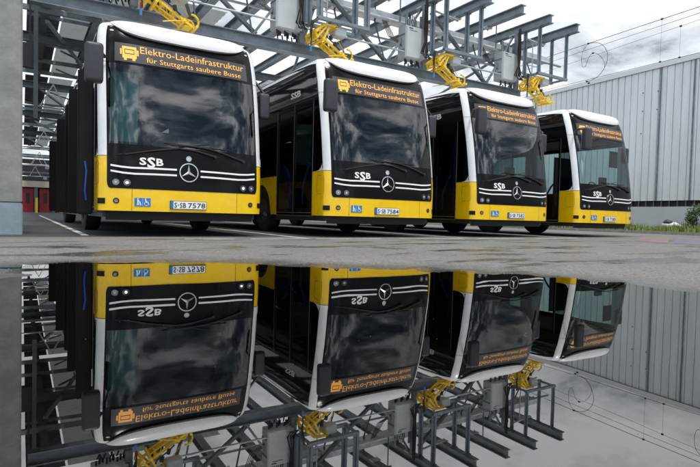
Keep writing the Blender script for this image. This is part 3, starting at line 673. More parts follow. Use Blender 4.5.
tree(-2, -30, 8.5, 'smaller leafy tree next to the tallest mirrored tree')
tree(16, -34, 9, 'leafy tree across the yard mirrored in the middle windscreens')

# ================================================================== BUS
def pchip(kn):
    xs_ = [k[0] for k in kn]; ys_ = [k[1] for k in kn]; n = len(kn)
    dl = [(ys_[i + 1] - ys_[i]) / (xs_[i + 1] - xs_[i]) for i in range(n - 1)]
    mm = [dl[0]] + [0 if dl[i - 1] * dl[i] <= 0 else 2 * dl[i - 1] * dl[i] / (dl[i - 1] + dl[i]) for i in range(1, n - 1)] + [dl[-1]]
    def f(x):
        if x <= xs_[0]: return ys_[0]
        if x >= xs_[-1]: return ys_[-1]
        i = max(j for j in range(n - 1) if xs_[j] <= x); h = xs_[i + 1] - xs_[i]; t = (x - xs_[i]) / h
        return (2 * t ** 3 - 3 * t * t + 1) * ys_[i] + (t ** 3 - 2 * t * t + t) * h * mm[i] + (-2 * t ** 3 + 3 * t * t) * ys_[i + 1] + (t ** 3 - t * t) * h * mm[i + 1]
    return f
Wf = pchip([(.30, 1.262), (.45, 1.285), (2.5, 1.285), (3.0, 1.272), (3.2, 1.25), (3.3, 1.215), (3.36, 1.15), (3.41, 1.0), (3.44, .7), (3.455, .0)])
V0 = pchip([(.30, .04), (.42, 0), (.9, 0), (1.2, .02), (1.4, .045), (2.0, .13), (2.6, .25), (3.0, .355), (3.2, .43), (3.3, .50), (3.36, .60), (3.41, .80), (3.44, 1.2), (3.455, 1.9)])
DC = .21; PN, PM = 5.0, 1.7
def S(s, z, off=0.0):
    def P(s, z):
        W = Wf(z); a = min(abs(s), 1) * math.pi / 2
        base = V0(z) + DC; d = abs(s) - 1; va = DC + d
        if d <= 0: v = base - DC * max(0, math.cos(a)) ** (2 / PM)
        elif base < .6: v = va if d > .42 else base + d / .42 * (.63 - base)
        else: v = max(base + d * .01, va)
        return Vector((math.copysign(W * math.sin(a) ** (2 / PN), s), v, z))
    p = P(s, z)
    if off:
        e1 = 2e-3 if s < 0 else -2e-3; e2 = 2e-3 if z < 2 else -2e-3
        sx = e1 if abs(s) > .01 else 2e-3
        a = (P(s + sx, z) - p) * (1 if sx > 0 else -1); c = (P(s, z + e2) - p) * (1 if e2 > 0 else -1)
        if a.length < 1e-9 or c.length < 1e-9: n = Vector((0, 0, 1))
        else: n = a.cross(c).normalized()
        p = p + n * off
    return p
def s_of_u(u, z):
    r = min(1, abs(u) / Wf(z)); return math.copysign(math.asin(r ** (PN / 2)) / (math.pi / 2), u)
def SU(u, z, off=0.0): return S(s_of_u(u, z), z, off)
def s_of_v(v, z=2.0): return 1 + v - DC
def patch(name, ss, z0f, z1f, nz, off, material, parent, thick=.02, close=True, uv=False):
    """closed slab following the bus surface between z0f(s) and z1f(s)"""
    bm = bmesh.new(); rows = []; ss = sorted(ss)
    for s in ss:
        a, c = z0f(s) if callable(z0f) else z0f, z1f(s) if callable(z1f) else z1f
        rows.append([[bm.verts.new(S(s, a + (c - a) * j / nz, off)) for j in range(nz + 1)], [bm.verts.new(S(s, a + (c - a) * j / nz, off - thick)) for j in range(nz + 1)] if close else None])
    n = len(rows)
    for i in range(n - 1):
        for j in range(nz):
            bm.faces.new((rows[i][0][j], rows[i + 1][0][j], rows[i + 1][0][j + 1], rows[i][0][j + 1]))
            if close: bm.faces.new((rows[i][1][j], rows[i][1][j + 1], rows[i + 1][1][j + 1], rows[i + 1][1][j]))
    if close:
        for j in range(nz):
            bm.faces.new((rows[0][0][j], rows[0][0][j + 1], rows[0][1][j + 1], rows[0][1][j])); bm.faces.new((rows[-1][0][j], rows[-1][1][j], rows[-1][1][j + 1], rows[-1][0][j + 1]))
        for i in range(n - 1):
            bm.faces.new((rows[i][0][0], rows[i][1][0], rows[i + 1][1][0], rows[i + 1][0][0])); bm.faces.new((rows[i][0][nz], rows[i + 1][0][nz], rows[i + 1][1][nz], rows[i][1][nz]))
    me = bpy.data.meshes.new(name); bm.to_mesh(me); bm.free()
    me.polygons.foreach_set('use_smooth', [True] * len(me.polygons)); me.set_sharp_from_angle(angle=R(40))
    return link(name, me, material, parent)
def lin(a, b_, n): return [a + (b_ - a) * i / n for i in range(n + 1)]
SE = .585                     # edge of front glazing / mask
VB = 12.1                     # bus length
def curve_strip(name, pts, w_, off, material, parent, n=6, thick=.004):
    """a band of constant height w_ along (u,z) points on the front"""
    bm = bmesh.new(); P = []
    for (u0, z0), (u1, z1) in zip(pts, pts[1:]):
        for k in range(n): P.append((u0 + (u1 - u0) * k / n, z0 + (z1 - z0) * k / n))
    P.append(pts[-1]); rows = []
    for u, z in P: rows.append([bm.verts.new(SU(u, z + dz, o)) for dz, o in ((-w_ / 2, off), (w_ / 2, off), (w_ / 2, off - thick), (-w_ / 2, off - thick))])
    for a, b_ in zip(rows, rows[1:]):
        for k in range(4): bm.faces.new((a[k], b_[k], b_[(k + 1) % 4], a[(k + 1) % 4]))
    bm.faces.new(rows[0]); bm.faces.new(rows[-1][::-1])
    return from_bm(name, bm, material, parent)
def disc_on(name, u, z, r, off, material, parent, r2=None, ez=1.0, thick=.006, n=22, sides=None):
    bm = bmesh.new(); ring = []
    for k in range(n):
        a = 2 * math.pi * k / n
        if r2 is None: ring.append((bm.verts.new(SU(u + r * math.cos(a), z + ez * r * math.sin(a), off)), bm.verts.new(SU(u + r * math.cos(a), z + ez * r * math.sin(a), off - thick))))
        else: ring.append([bm.verts.new(SU(u + q * math.cos(a), z + ez * q * math.sin(a), o)) for q, o in ((r, off - thick), (r * .97 + r2 * .03, off), (r * .1 + r2 * .9, off), (r2, off - thick))])
    if r2 is None:
        bm.faces.new([q[0] for q in ring]); bm.faces.new([q[1] for q in ring][::-1])
        for k in range(n): a, b_ = ring[k], ring[(k + 1) % n]; bm.faces.new((a[0], a[1], b_[1], b_[0]))
    else:
        for k in range(n):
            a, b_ = ring[k], ring[(k + 1) % n]
            for j in range(3): bm.faces.new((a[j], a[j + 1], b_[j + 1], b_[j]))
    return from_bm(name, bm, material, parent)
def rect_on(name, u0, u1, z0, z1, off, material, parent, n=6, thick=.008, rz=0):
    bm = bmesh.new(); rows = []
    for i in range(n + 1):
        u = u0 + (u1 - u0) * i / n; rows.append([bm.verts.new(SU(u, z, o)) for z, o in ((z0, off), (z1, off), (z1, off - thick), (z0, off - thick))])
    for a, b_ in zip(rows, rows[1:]):
        for k in range(4): bm.faces.new((a[k], b_[k], b_[(k + 1) % 4], a[(k + 1) % 4]))
    bm.faces.new(rows[0]); bm.faces.new(rows[-1][::-1])
    return from_bm(name, bm, material, parent)
def text_mesh(body, bold=0.0, space=1.0, res=2):
    cu = bpy.data.curves.new('t', 'FONT'); cu.body = body; cu.size = 1; cu.offset = bold; cu.space_character = space; cu.resolution_u = res
    o = bpy.data.objects.new('t', cu); C.objects.link(o); bpy.context.view_layer.update()
    me = bpy.data.meshes.new_from_object(o.evaluated_get(bpy.context.evaluated_depsgraph_get()))
    bpy.data.objects.remove(o); bpy.data.curves.remove(cu)
    co = [v.co.copy() for v in me.vertices]; x0 = min(c.x for c in co); x1 = max(c.x for c in co); y0 = min(c.y for c in co); y1 = max(c.y for c in co)
    return me, (x0, x1, y0, y1)
CAPS = None
def text_on(name, body, u0, u1, z0, zh, off, material, parent, bold=0.0, fit_height=None, space=1.0, side=None):
    """letters laid on the front surface: u0..u1 wide, baseline z0, capital height zh"""
    me, (x0, x1, y0, y1) = text_mesh(body, bold, space)
    cap = .70
    for v in me.vertices:
        u = u0 + (v.co.x - x0) / (x1 - x0) * (u1 - u0); z = z0 + v.co.y / cap * zh
        v.co = side(u, z, off) if side else SU(u, z, off)
    me.name = name; me.materials.clear()
    return link(name, me, material, parent)

def make_bus():
    b = empty('city_bus', (0, 0, 0), '', 'bus', 'yellow and white electric city buses parked in a row')
    dens = [.0] + lin(.06, .42, 6) + lin(.45, .60, 8) + lin(.64, 1.0, 8)
    front = [-s for s in dens[::-1]][:-1] + dens
    vdoor0, vdoor1 = .63, 2.24
    # --- yellow bumper and corners: one skin round the front
    sL = s_of_v(vdoor0, 1)
    ss = lin(-sL, -1.0, 4)[:-1] + front + lin(1.0, s_of_v(2.4, 1), 10)[1:]
    patch('bumper', ss, .40, 1.215, 8, 0, M['yellow'], b, thick=.03)
    patch('front_lip', [s * .96 for s in front], .26, .398, 2, -.10, M['rubber'], b, thick=.03)
    # panel gaps
    for sgn in (-1, 1):
        bm = bmesh.new(); rows = [[bm.verts.new(S(sgn * s, 1.216 + d, .0015)) for d in (-.004, .004)] for s in lin(SE, .99, 8)]
        for a, c in zip(rows, rows[1:]): bm.faces.new((a[0], a[1], c[1], c[0]))
        from_bm('panel_gap', bm, M['plastic'], b)
        bm = bmesh.new(); rows = [[bm.verts.new(S(sgn * s, 2.655 + d, .0045)) for d in (-.0025, .0025)] for s in lin(SE, .99, 8)]
        for a, c in zip(rows, rows[1:]): bm.faces.new((a[0], a[1], c[1], c[0]))
        from_bm('panel_gap', bm, M['plastic'], b)
    for u in (-.836, .80):
        bm = bmesh.new(); rows = [[bm.verts.new(SU(u + d, z, .0015)) for d in (-.003, .003)] for z in lin(.405, .735, 5)]
        for a, c in zip(rows, rows[1:]): bm.faces.new((a[0], a[1], c[1], c[0]))
        from_bm('panel_gap', bm, M['plastic'], b)
    # --- black front mask with rounded lower corners
    mp = [0] + lin(.05, .4, 6) + lin(.43, .52, 4) + lin(.53, SE, 12)
    mk = [-s for s in mp[::-1]][:-1] + mp
    def mlow(s):
        a = abs(s); k = .735
        if a > .50: q = min(1, (a - .50) / (SE - .50)); k += .115 * (1 - math.sqrt(max(0, 1 - q ** 2.4)))
        return k
    patch('front_mask', mk, mlow, 1.40, 8, .005, M['black'], b, thick=.02)
    # --- windscreen, display band
    patch('windscreen', lin(-SE, SE, 34), 1.402, 2.638, 12, .0, M['windscreen'], b, close=False)
    patch('windscreen_surround', [s for s in lin(-SE, -.545, 2)], 1.40, 2.66, 10, .003, M['black'], b, thick=.01)
    patch('windscreen_surround', [s for s in lin(.545, SE, 2)], 1.40, 2.66, 10, .003, M['black'], b, thick=.01)
    patch('header_panel', lin(-SE, SE, 30), 2.64, 3.255, 6, .002, M['black'], b, thick=.02)
    dp = patch('destination_display', lin(s_of_u(-1.05, 2.8), s_of_u(1.05, 2.8), 20), 2.675, 2.975, 3, .006, M['display'], b, thick=.004)
    text_on('display_text', 'Elektro-Ladeinfrastruktur', -.69, .99, 2.842, .112, .0085, M['led'], dp, bold=-.003)
    text_on('display_text', 'für Stuttgarts saubere Busse', -.60, .93, 2.712, .082, .0085, M['led'], dp, bold=-.004)
    # bus pictogram
    bm = bmesh.new()
    def rr(u0, u1, z0, z1, o=.0085):
        bm.faces.new([bm.verts.new(SU(u, z, o)) for u, z in ((u0, z0), (u1, z0), (u1, z1), (u0, z1))])
    for q in ((-.955, -.735, .045, .225), ): 
        z = 2.69
        rr(-.945, -.745, z + .195, z + .235); rr(-.945, -.745, z + .045, z + .11); rr(-.945, -.915, z + .111, z + .194); rr(-.775, -.745, z + .111, z + .194)
        rr(-.975, -.952, z + .10, z + .19); rr(-.738, -.715, z + .10, z + .19); rr(-.925, -.885, z + .01, z + .044); rr(-.805, -.765, z + .01, z + .044); rr(-.905, -.785, z + .125, z + .18)
    from_bm('display_icon', bm, M['led'], dp, recalc=False)
    # --- white window pillars and roof
    vtop = pchip([(.18, 2.88), (.22, 2.99), (.35, 3.12), (.57, 3.205), (1.0, 3.275), (2.1, 3.318), (12.1, 3.318)])
    for sg in (-1, 1):
        patch('window_pillar', [sg * x for x in lin(SE, .99, 14)], 1.217, 3.30, 26, 0, M['white'], b, thick=.03)
        patch('window_pillar', [sg * x for x in lin(.9901, 1.40, 12)], lambda s: vtop(abs(s) - 1 + DC) - .03, 3.30, 6, 0, M['white'], b, thick=.03)
        patch('pillar_foot', [sg * x for x in lin(.9901, 1.22, 8)], 1.217, lambda s: 1.222 + .13 * (1 - (abs(s) - .99) / .23) ** 2.5, 2, .008, M['white'], b, thick=.02)
    bm = bmesh.new(); rows = []
    RS = lambda z: ([-x for x in ([0] + lin(.1, .8, 7) + lin(.85, 1.0, 3) + [1.1, 1.3, 1.6, 2, 3, 5, 8, VB - DC + 1])[::-1]][:-1] + [0] + lin(.1, .8, 7) + lin(.85, 1.0, 3) + [1.1, 1.3, 1.6, 2, 3, 5, 8, VB - DC + 1])
    for z in [3.235, 3.27, 3.30, 3.33, 3.36, 3.385, 3.41, 3.425, 3.44, 3.449, 3.455]:
        rows.append([bm.verts.new(S(s, z, 0)) for s in RS(z)])
    for a, c in zip(rows, rows[1:]):
        for i in range(len(a) - 1): bm.faces.new((a[i], a[i + 1], c[i + 1], c[i]))
    bmesh.ops.remove_doubles(bm, verts=bm.verts, dist=1e-4)
    roof = from_bm('roof', bm, M['white'], b, True)
    # roof-top equipment cover behind the front dome
    bm = bmesh.new(); box2(bm, (-1.0, 3.6, 3.42), (1.0, 11.2, 3.60)); bmesh.ops.bevel(bm, geom=list(bm.edges), offset=.08, segments=3, affect='EDGES'); from_bm('battery_cover', bm, M['white'], roof, True)
    bm = bmesh.new()
    for x in (-.42, -.14, .14, .42): box2(bm, (x - .02, 1.9, 3.50), (x + .02, 3.3, 3.53))
    for y in (2.0, 3.2): box2(bm, (-.5, y, 3.43), (.5, y + .05, 3.499))
    from_bm('charging_rail', bm, M['silver'], roof)
    # --- white brow over the display
    bm = bmesh.new(); rows = []
    zlow = pchip([(0, 3.078), (.45, 3.084), (.68, 3.10), (.88, 3.145), (1.0, 3.215), (1.075, 3.29)])
    for u in lin(-1.075, 1.075, 36):
        a = abs(u); zl = zlow(a); zh = 3.375 - .03 * (a / 1.07) ** 6; k = max(0, 1 - (a / 1.075) ** 8); row = []
        for j in range(11):
            t = j / 10; z = zl + (zh - zl) * t; o = .012 + .075 * k * math.sin(math.pi * min(1, .18 + t * .78)) ** .8
            row.append(bm.verts.new(SU(u, z, o if j < 10 else .002)))
        base = bm.verts.new(SU(u, zl + .01, .0)); rows.append([base] + row)
    for a, c in zip(rows, rows[1:]):
        for j in range(len(a) - 1): bm.faces.new((a[j], c[j], c[j + 1], a[j + 1]))
    from_bm('brow', bm, M['white'], b, True)
    for sg in (-1, 1): disc_on('marker_lamp', sg * 1.075, 3.17, .028, .008, M['box'], b, ez=.5)
    # --- stripes, lettering, star, small emblem
    for sg in (-1, 1):
        curve_strip('trim_stripe', [(sg * u, z) for u, z in ((.185, 1.060), (.50, 1.056), (.84, 1.048), (.98, 1.055), (1.125, 1.075))], .027, .008, M['decal_white'], b)
        curve_strip('trim_stripe', [(sg * u, z) for u, z in ((.185, .972), (.50, .968), (.80, .960), (.96, .968), (1.125, .992))], .027, .008, M['decal_white'], b)
    st = disc_on('star_emblem', 0, 1.025, .150, .020, M['chrome'], b, r2=.131, thick=.014, n=40)
    bm = bmesh.new()
    for k in range(3):
        a = R(90 + 120 * k); t_ = (math.cos(a) * .136, math.sin(a) * .136)
        for sd_ in (-1, 1):
            q = a + sd_ * R(60); n_ = (math.cos(q) * .024, math.sin(q) * .024)
            bm.faces.new([bm.verts.new(SU(x, 1.025 + z, o)) for x, z, o in ((0, 0, .026), (t_[0], t_[1], .014), (n_[0], n_[1], .010))])
    from_bm('star_spokes', bm, M['chrome'], st, recalc=False)
    em = disc_on('round_badge', 0, 1.243, .043, .011, M['chrome'], b, r2=.033, n=20)
    disc_on('badge_face', 0, 1.243, .032, .008, M['box'], em, n=18, thick=.002)
    text_on('operator_letters', 'S', -.735, -.635, 1.105, .105, .009, M['decal_white'], b, bold=.03)
    text_on('operator_letters', 'S', -.625, -.505, 1.070, .150, .009, M['decal_white'], b, bold=.03)
    text_on('operator_letters', 'B', -.492, -.388, 1.105, .105, .009, M['decal_white'], b, bold=.03)
    # --- lamps
    for sg in (-1, 1):
        for u, z, r_, nm in ((.905, .822, .048, 'headlight'), (1.055, .826, .046, 'headlight')):
            h = disc_on(nm, sg * u, z, r_, .012, M['lamp'], b, n=24, thick=.01)
            disc_on('headlight_bulb', sg * u, z, r_ * .36, .016, M['box'], h, n=14, thick=.003)
            disc_on('headlight_ring', sg * u, z, r_ * 1.12, .011, M['plastic'], h, r2=r_ * .98, n=24, thick=.004)
        f = disc_on('fog_lamp', sg * 1.05, .55, .042, .006, M['lamp_dark'], b, n=20)
        disc_on('fog_lens', sg * 1.05, .55, .028, .009, M['lamp'], f, n=16, thick=.002)
        bm = bmesh.new(); rows = [[bm.verts.new(S(sg * s, z, .006)) for z in (.50, .585)] for s in lin(.62, .93, 8)]
        for a, c in zip(rows, rows[1:]): bm.faces.new((a[0], a[1], c[1], c[0]))
        from_bm('side_vent', bm, M['lamp_dark'], b)
    # --- accessibility sign
    sg_ = rect_on('accessibility_sign', -.80, -.57, .475, .60, .006, M['decal_blue'], b)
    bm = bmesh.new()
    def q4(pts, o=.0085): bm.faces.new([bm.verts.new(SU(u, z, o)) for u, z in pts])
    def ln(a, c, w_=.010):
        d = Vector((c[0] - a[0], c[1] - a[1])); d.normalize(); n_ = Vector((-d.y, d.x)) * w_ / 2; q4([(a[0] - n_.x, a[1] - n_.y), (c[0] - n_.x, c[1] - n_.y), (c[0] + n_.x, c[1] + n_.y), (a[0] + n_.x, a[1] + n_.y)])
    def dot(u, z, r_): q4([(u + r_ * math.cos(k * .785), z + r_ * math.sin(k * .785)) for k in range(8)])
    dot(-.752, .585, .009); ln((-.752, .575), (-.752, .53), .018); ln((-.752, .53), (-.765, .49)); ln((-.752, .53), (-.738, .49)); ln((-.752, .565), (-.725, .545), .008); ln((-.728, .545), (-.715, .50), .016); dot(-.712, .492, .007)
    dot(-.645, .585, .009); ln((-.645, .575), (-.64, .535), .015); ln((-.64, .537), (-.61, .537), .011); ln((-.61, .537), (-.598, .50), .010); ln((-.642, .556), (-.615, .556), .007)
    for k in range(9):
        a0 = R(110 + k * 24); a1 = R(110 + (k + 1) * 24); ln((-.632 + .027 * math.cos(a0), .513 + .027 * math.sin(a0)), (-.632 + .027 * math.cos(a1), .513 + .027 * math.sin(a1)), .006)
    ln((-.685, .48), (-.685, .595), .003)
    from_bm('pictogram', bm, M['decal_white'], sg_, recalc=False)
    # --- number plate (the letters are added per bus)
    pf = rect_on('number_plate', -.285, .285, .445, .575, .016, M['plastic'], b, thick=.014)
    rect_on('plate_face', -.277, .277, .452, .568, .019, M['decal_white'], pf, thick=.002)
    rect_on('plate_band', -.277, -.235, .452, .568, .021, M['decal_blue'], pf, thick=.001, n=2)
    # --- wipers
    for pts, pv in ((((.90, 1.262), (.55, 1.37), (.31, 1.425), (-.02, 1.445), (-.28, 1.44)), (.90, 1.262)), (((.42, 1.30), (.10, 1.375), (-.15, 1.39), (-.60, 1.31), (-.94, 1.232)), (.42, 1.30))):
        bm = bmesh.new(); tube(bm, [SU(u, z, .035) for u, z in pts], [.016, .014, .012, .009, .007], 7); tube(bm, [SU(pv[0], pv[1], .0), SU(pv[0], pv[1], .05)], .026, 10)
        wpr = from_bm('wiper', bm, M['rubber'], b, True)
        bm = bmesh.new(); a, c = pts[2], pts[4]; tube(bm, [SU(a[0] + (c[0] - a[0]) * t, a[1] + (c[1] - a[1]) * t + .02, .015) for t in (-.6, 0, .5, 1.15)], .008, 5)
        from_bm('wiper_blade', bm, M['rubber'], wpr, True)
    # --- mirrors
    for sg in (-1, 1):
        bm = bmesh.new()
        if sg < 0: c_, s_ = (-1.385, -.17, 2.47), (.24, .16, .56)
        else: c_, s_ = (1.44, .48, 2.33), (.20, .14, .46)
        box(bm, c_, s_); bmesh.ops.bevel(bm, geom=list(bm.edges), offset=.06, segments=4, affect='EDGES', profile=.6)
        mr_ = from_bm('mirror', bm, M['mirror_shell'], b, True)
        bm = bmesh.new(); box(bm, (c_[0], c_[1] + s_[1] / 2 + .002, c_[2]), (s_[0] * .78, .006, s_[2] * .84)); from_bm('mirror_glass', bm, M['chrome'], mr_)
        bm = bmesh.new(); tube(bm, [(sg * 1.19, .30 if sg < 0 else .6, 2.70), (sg * 1.30, .15 if sg < 0 else .55, 2.76), (sg * (abs(c_[0]) - .02), c_[1] + .02, c_[2] + .26), (c_[0], c_[1], c_[2] + s_[2] * .42)], .026, 8); from_bm('mirror_arm', bm, M['mirror_shell'], mr_, True)
    # --- left (kerb) side: black glazing band, doors, yellow skirt;  right side alike without doors
    WA = [(3.15, .56), (9.05, .56)]
    def skirt_low(sign):
        def f(s):
            v = abs(s) - 1 + DC; z = .40
            for c_, r_ in WA:
                if abs(v - c_) < r_: z = max(z, .50 + math.sqrt(r_ * r_ - (v - c_) ** 2))
            return z
        return f
    def vss(a, c, n): return [1 - DC + v for v in lin(a, c, n)]
    for sg in (-1, 1):
        t_ = lambda s: [sg * x for x in s]
        # pieces between pillar and door/window: quarter glass
        hi = lambda s: vtop(abs(s) - 1 + DC + .0)
        base = vss(.18, 12.0, 90)
        extra = sorted(set(base + vss(.18, 1.2, 30)))
        if sg > 0: extra = extra
        patch('upper_side_panel', t_(extra), lambda s: min(2.575, hi(s) - .02), hi, 5, .006, M['black_side'], b, thick=.03)
        if sg < 0:
            patch('quarter_window', t_(vss(.18, .60, 8)), lambda s: 1.225 + .0, lambda s: min(2.57, hi(s) - .022), 10, .003, M['side_glass'], b, close=False)
            patch('quarter_window_frame', t_(vss(.175, .215, 2)), 1.25, 2.58, 8, .008, M['black'], b, thick=.02)
            for v_ in (vdoor0 - .012, 1.43, vdoor1): patch('door_seal', t_(vss(v_, v_ + .012, 1)), .41, 2.58, 2, .007, M['seal'], b, thick=.01)
            for z_ in (.412, .455): 
                bm = bmesh.new(); box2(bm, (-1.30, vdoor0 + .02, z_ - .012 - (0 if z_ > .43 else .02)), (-1.245, vdoor1 - .02, z_ + (.0 if z_ > .43 else -.02))); from_bm('step_edge', bm, M['rim'], b)
            for d0, d1 in ((vdoor0, 1.43), (1.44, vdoor1)):
                dr = patch('door_leaf', t_(vss(d0, d0 + .055, 2)), .41, 2.57, 8, .004, M['black'], b, thick=.03)
                patch('door_stile', t_(vss(d1 - .055, d1, 2)), .41, 2.57, 8, .004, M['black'], dr, thick=.03)
                patch('door_rail', t_(vss(d0 + .056, d1 - .056, 4)), .41, .53, 2, .003, M['black'], dr, thick=.03)
                patch('door_rail', t_(vss(d0 + .056, d1 - .056, 4)), 2.50, 2.57, 2, .003, M['black'], dr, thick=.03)
                patch('door_glass', t_(vss(d0 + .056, d1 - .056, 4)), .531, 2.499, 4, -.008, M['door_glass'], dr, close=False)
            segs = [(2.24, 3.6), (3.64, 5.0), (5.04, 5.9), (7.3, 8.9), (8.94, 10.2)]; rear_from = 2.24
            # middle double door, mostly hidden
            for d0, d1 in ((5.95, 6.6), (6.61, 7.26)):
                dr = patch('door_leaf', t_(vss(d0, d1, 3)), .41, 2.57, 6, .004, M['black'], b, thick=.03)
                patch('door_glass', t_(vss(d0 + .08, d1 - .08, 2)), .6, 2.45, 2, .006, M['side_glass'], dr, close=False)
        else:
            segs = [(.62, 1.9), (1.94, 3.6), (3.64, 5.3), (5.34, 7.0), (7.04, 8.7), (8.74, 10.2)]
            patch('quarter_window', t_(vss(.18, .60, 8)), 1.225, lambda s: min(2.57, hi(s) - .022), 10, .003, M['side_glass'], b, close=False)
        for a, c in segs:
            patch('side_window', t_(vss(a, c, 3)), 1.30, 2.573, 4, .003, M['side_glass' if sg < 0 else 'right_glass'], b, close=False)
            patch('window_post', t_(vss(c, c + .04, 1)), 1.30, 2.573, 4, .005, M['black'], b, thick=.02)
        patch('rear_quarter', t_(vss(10.24, 12.0, 3)), 1.30, 2.573, 3, .004, M['black'], b, thick=.02)
        # belt line and skirt
        rngs = [(2.24, 5.94), (7.27, 12.0)] if sg < 0 else [(2.12, 12.0)]
        for a, c in rngs:
            patch('belt_panel', t_(vss(a, c, 12)), 1.218, 1.298, 1, .002, M['black'], b, thick=.02)
            n_ = int((c - a) / .035)
            patch('side_skirt', t_(vss(a, c, n_)), skirt_low(sg), 1.215, 4, .0, M['yellow'], b, thick=.03)
        if sg < 0:
            # fuel-flap outline on the corner panel
            bm = bmesh.new(); P = [(.12, .80), (.40, .80), (.43, .83), (.43, 1.10), (.40, 1.13), (.12, 1.13), (.09, 1.10), (.09, .83)]
            P = [S(-(1 - DC + v), z, .002) for v, z in P]; tube(bm, P + [P[0]], .003, 4, False); from_bm('flap_outline', bm, M['plastic'], b)
            text_on('side_letters', 'SSB', -1.62, -1.17, 2.72, .115, .012, M['decal_white'], b, bold=.035, side=lambda u, z, o: S(-(1 - DC - u), z, o))
    # rear end and underbody
    bm = bmesh.new(); box2(bm, (-1.27, 11.98, .4), (1.27, 12.1, 3.3)); bmesh.ops.bevel(bm, geom=list(bm.edges), offset=.05, segments=3, affect='EDGES'); from_bm('rear_wall', bm, M['black'], b, True)
    bm = bmesh.new(); box2(bm, (-1.2, .25, .30), (1.2, 2.45, .42)); box2(bm, (-.72, 2.45, .28), (.72, 3.85, .45)); box2(bm, (-1.2, 3.85, .28), (1.2, 8.35, .42)); box2(bm, (-.72, 8.35, .28), (.72, 9.75, .45)); box2(bm, (-1.2, 9.75, .28), (1.2, 11.9, .42)); from_bm('underbody', bm, M['plastic'], b)
    # wheel boxes
    for wc, _ in WA:
        for sg in (-1, 1):
            bm = bmesh.new(); 
            for k in range(9):
                a0, a1 = R(k * 20), R((k + 1) * 20)
                p = [(sg * x, wc + .6 * math.cos(a), .52 + .6 * math.sin(a)) for x in (.72, 1.24) for a in (a0, a1)]
                bm.faces.new([bm.verts.new(p[i]) for i in (0, 1, 3, 2)])
            ring = [bm.verts.new((sg * .73, wc + .6 * math.cos(R(k * 20)), .52 + .6 * math.sin(R(k * 20)))) for k in range(10)]; bm.faces.new(ring)
            from_bm('wheel_housing', bm, M['plastic'], b)
            wx = sg * 1.08
            bm = bmesh.new(); pr = [(.27, -.14), (.42, -.145), (.47, -.12), (.485, -.07), (.485, .07), (.47, .12), (.42, .145), (.27, .14)]; n_ = 40; rings = []
            for k in range(n_):
                a = 2 * math.pi * k / n_; rings.append([bm.verts.new((wx + x * 1.0, wc + r_ * math.cos(a), .487 + r_ * math.sin(a))) for r_, x in pr])
            for k in range(n_):
                A, B_ = rings[k], rings[(k + 1) % n_]
                for j in range(len(pr)): bm.faces.new((A[j], A[(j + 1) % len(pr)], B_[(j + 1) % len(pr)], B_[j]))
            wh_ = from_bm('wheel', bm, M['rubber'], b, True)
            bm = bmesh.new(); pr = [(.275, .10), (.26, .04), (.20, .02), (.17, .05), (.10, .10), (.0001, .115)]; rings = []
            for k in range(n_):
                a = 2 * math.pi * k / n_; rings.append([bm.verts.new((wx + sg * x, wc + r_ * math.cos(a), .487 + r_ * math.sin(a))) for r_, x in pr])
            for k in range(n_):
                A, B_ = rings[k], rings[(k + 1) % n_]
                for j in range(len(pr) - 1): bm.faces.new((A[j], A[j + 1], B_[j + 1], B_[j]))
            for k in range(10):
                a = 2 * math.pi * k / 10; tube(bm, [(wx + sg * .03, wc + .135 * math.cos(a), .487 + .135 * math.sin(a)), (wx + sg * .09, wc + .135 * math.cos(a), .487 + .135 * math.sin(a))], .014, 6)
            from_bm('rim', bm, M['rim'], wh_, True)
    # --- interior
    bm = bmesh.new(); box2(bm, (-1.18, .34, .425), (1.18, 11.9, .46)); from_bm('floor', bm, M['interior'], b)
    for nm_, a_, c_ in (('inner_wall', (1.20, .62, .46), (1.215, 11.9, 1.29)), ('inner_wall', (-1.215, 2.28, .46), (-1.20, 5.9, 1.29)), ('inner_wall', (-1.215, 7.3, .46), (-1.20, 11.9, 1.29))):
        bm = bmesh.new(); box2(bm, a_, c_); from_bm(nm_, bm, M['interior'], b)
    bm = bmesh.new(); box2(bm, (-1.12, .75, 2.66), (1.12, 11.9, 2.70)); from_bm('cabin_ceiling', bm, M['ceiling'], b)
    bm = bmesh.new(); box2(bm, (-.2, .24, .8), (1.14, .75, 1.30)); box2(bm, (.25, .6, 1.30), (1.0, .78, 1.42)); box2(bm, (-1.12, .2, .47), (-.21, .30, 1.36)); bmesh.ops.bevel(bm, geom=list(bm.edges), offset=.04, segments=2, affect='EDGES'); ds = from_bm('dashboard', bm, M['plastic'], b, True)
    bm = bmesh.new(); pts = [(.62 + .23 * math.cos(a), .86 + .10 * math.sin(a), 1.36 + .20 * math.sin(a)) for a in lin(0, 2 * math.pi, 24)]; tube(bm, pts, .016, 7, False); tube(bm, [(.62, .86, 1.36), (.62, .76, 1.2)], .03, 8); bar(bm, (.40, .86, 1.36), (.84, .86, 1.36), .04, .02); from_bm('steering_wheel', bm, M['rubber'], b, True)
    bm = bmesh.new(); box2(bm, (.40, 1.2, .85), (.88, 1.65, 1.0)); box2(bm, (.42, 1.55, 1.0), (.86, 1.7, 1.72)); box2(bm, (.52, 1.56, 1.74), (.76, 1.66, 1.92)); bmesh.ops.bevel(bm, geom=list(bm.edges), offset=.04, segments=2, affect='EDGES'); from_bm('driver_seat', bm, M['seat'], b, True)
    bm = bmesh.new(); box2(bm, (.1, 1.8, .46), (1.15, 1.84, 2.3)); from_bm('driver_partition', bm, M['interior'], b)
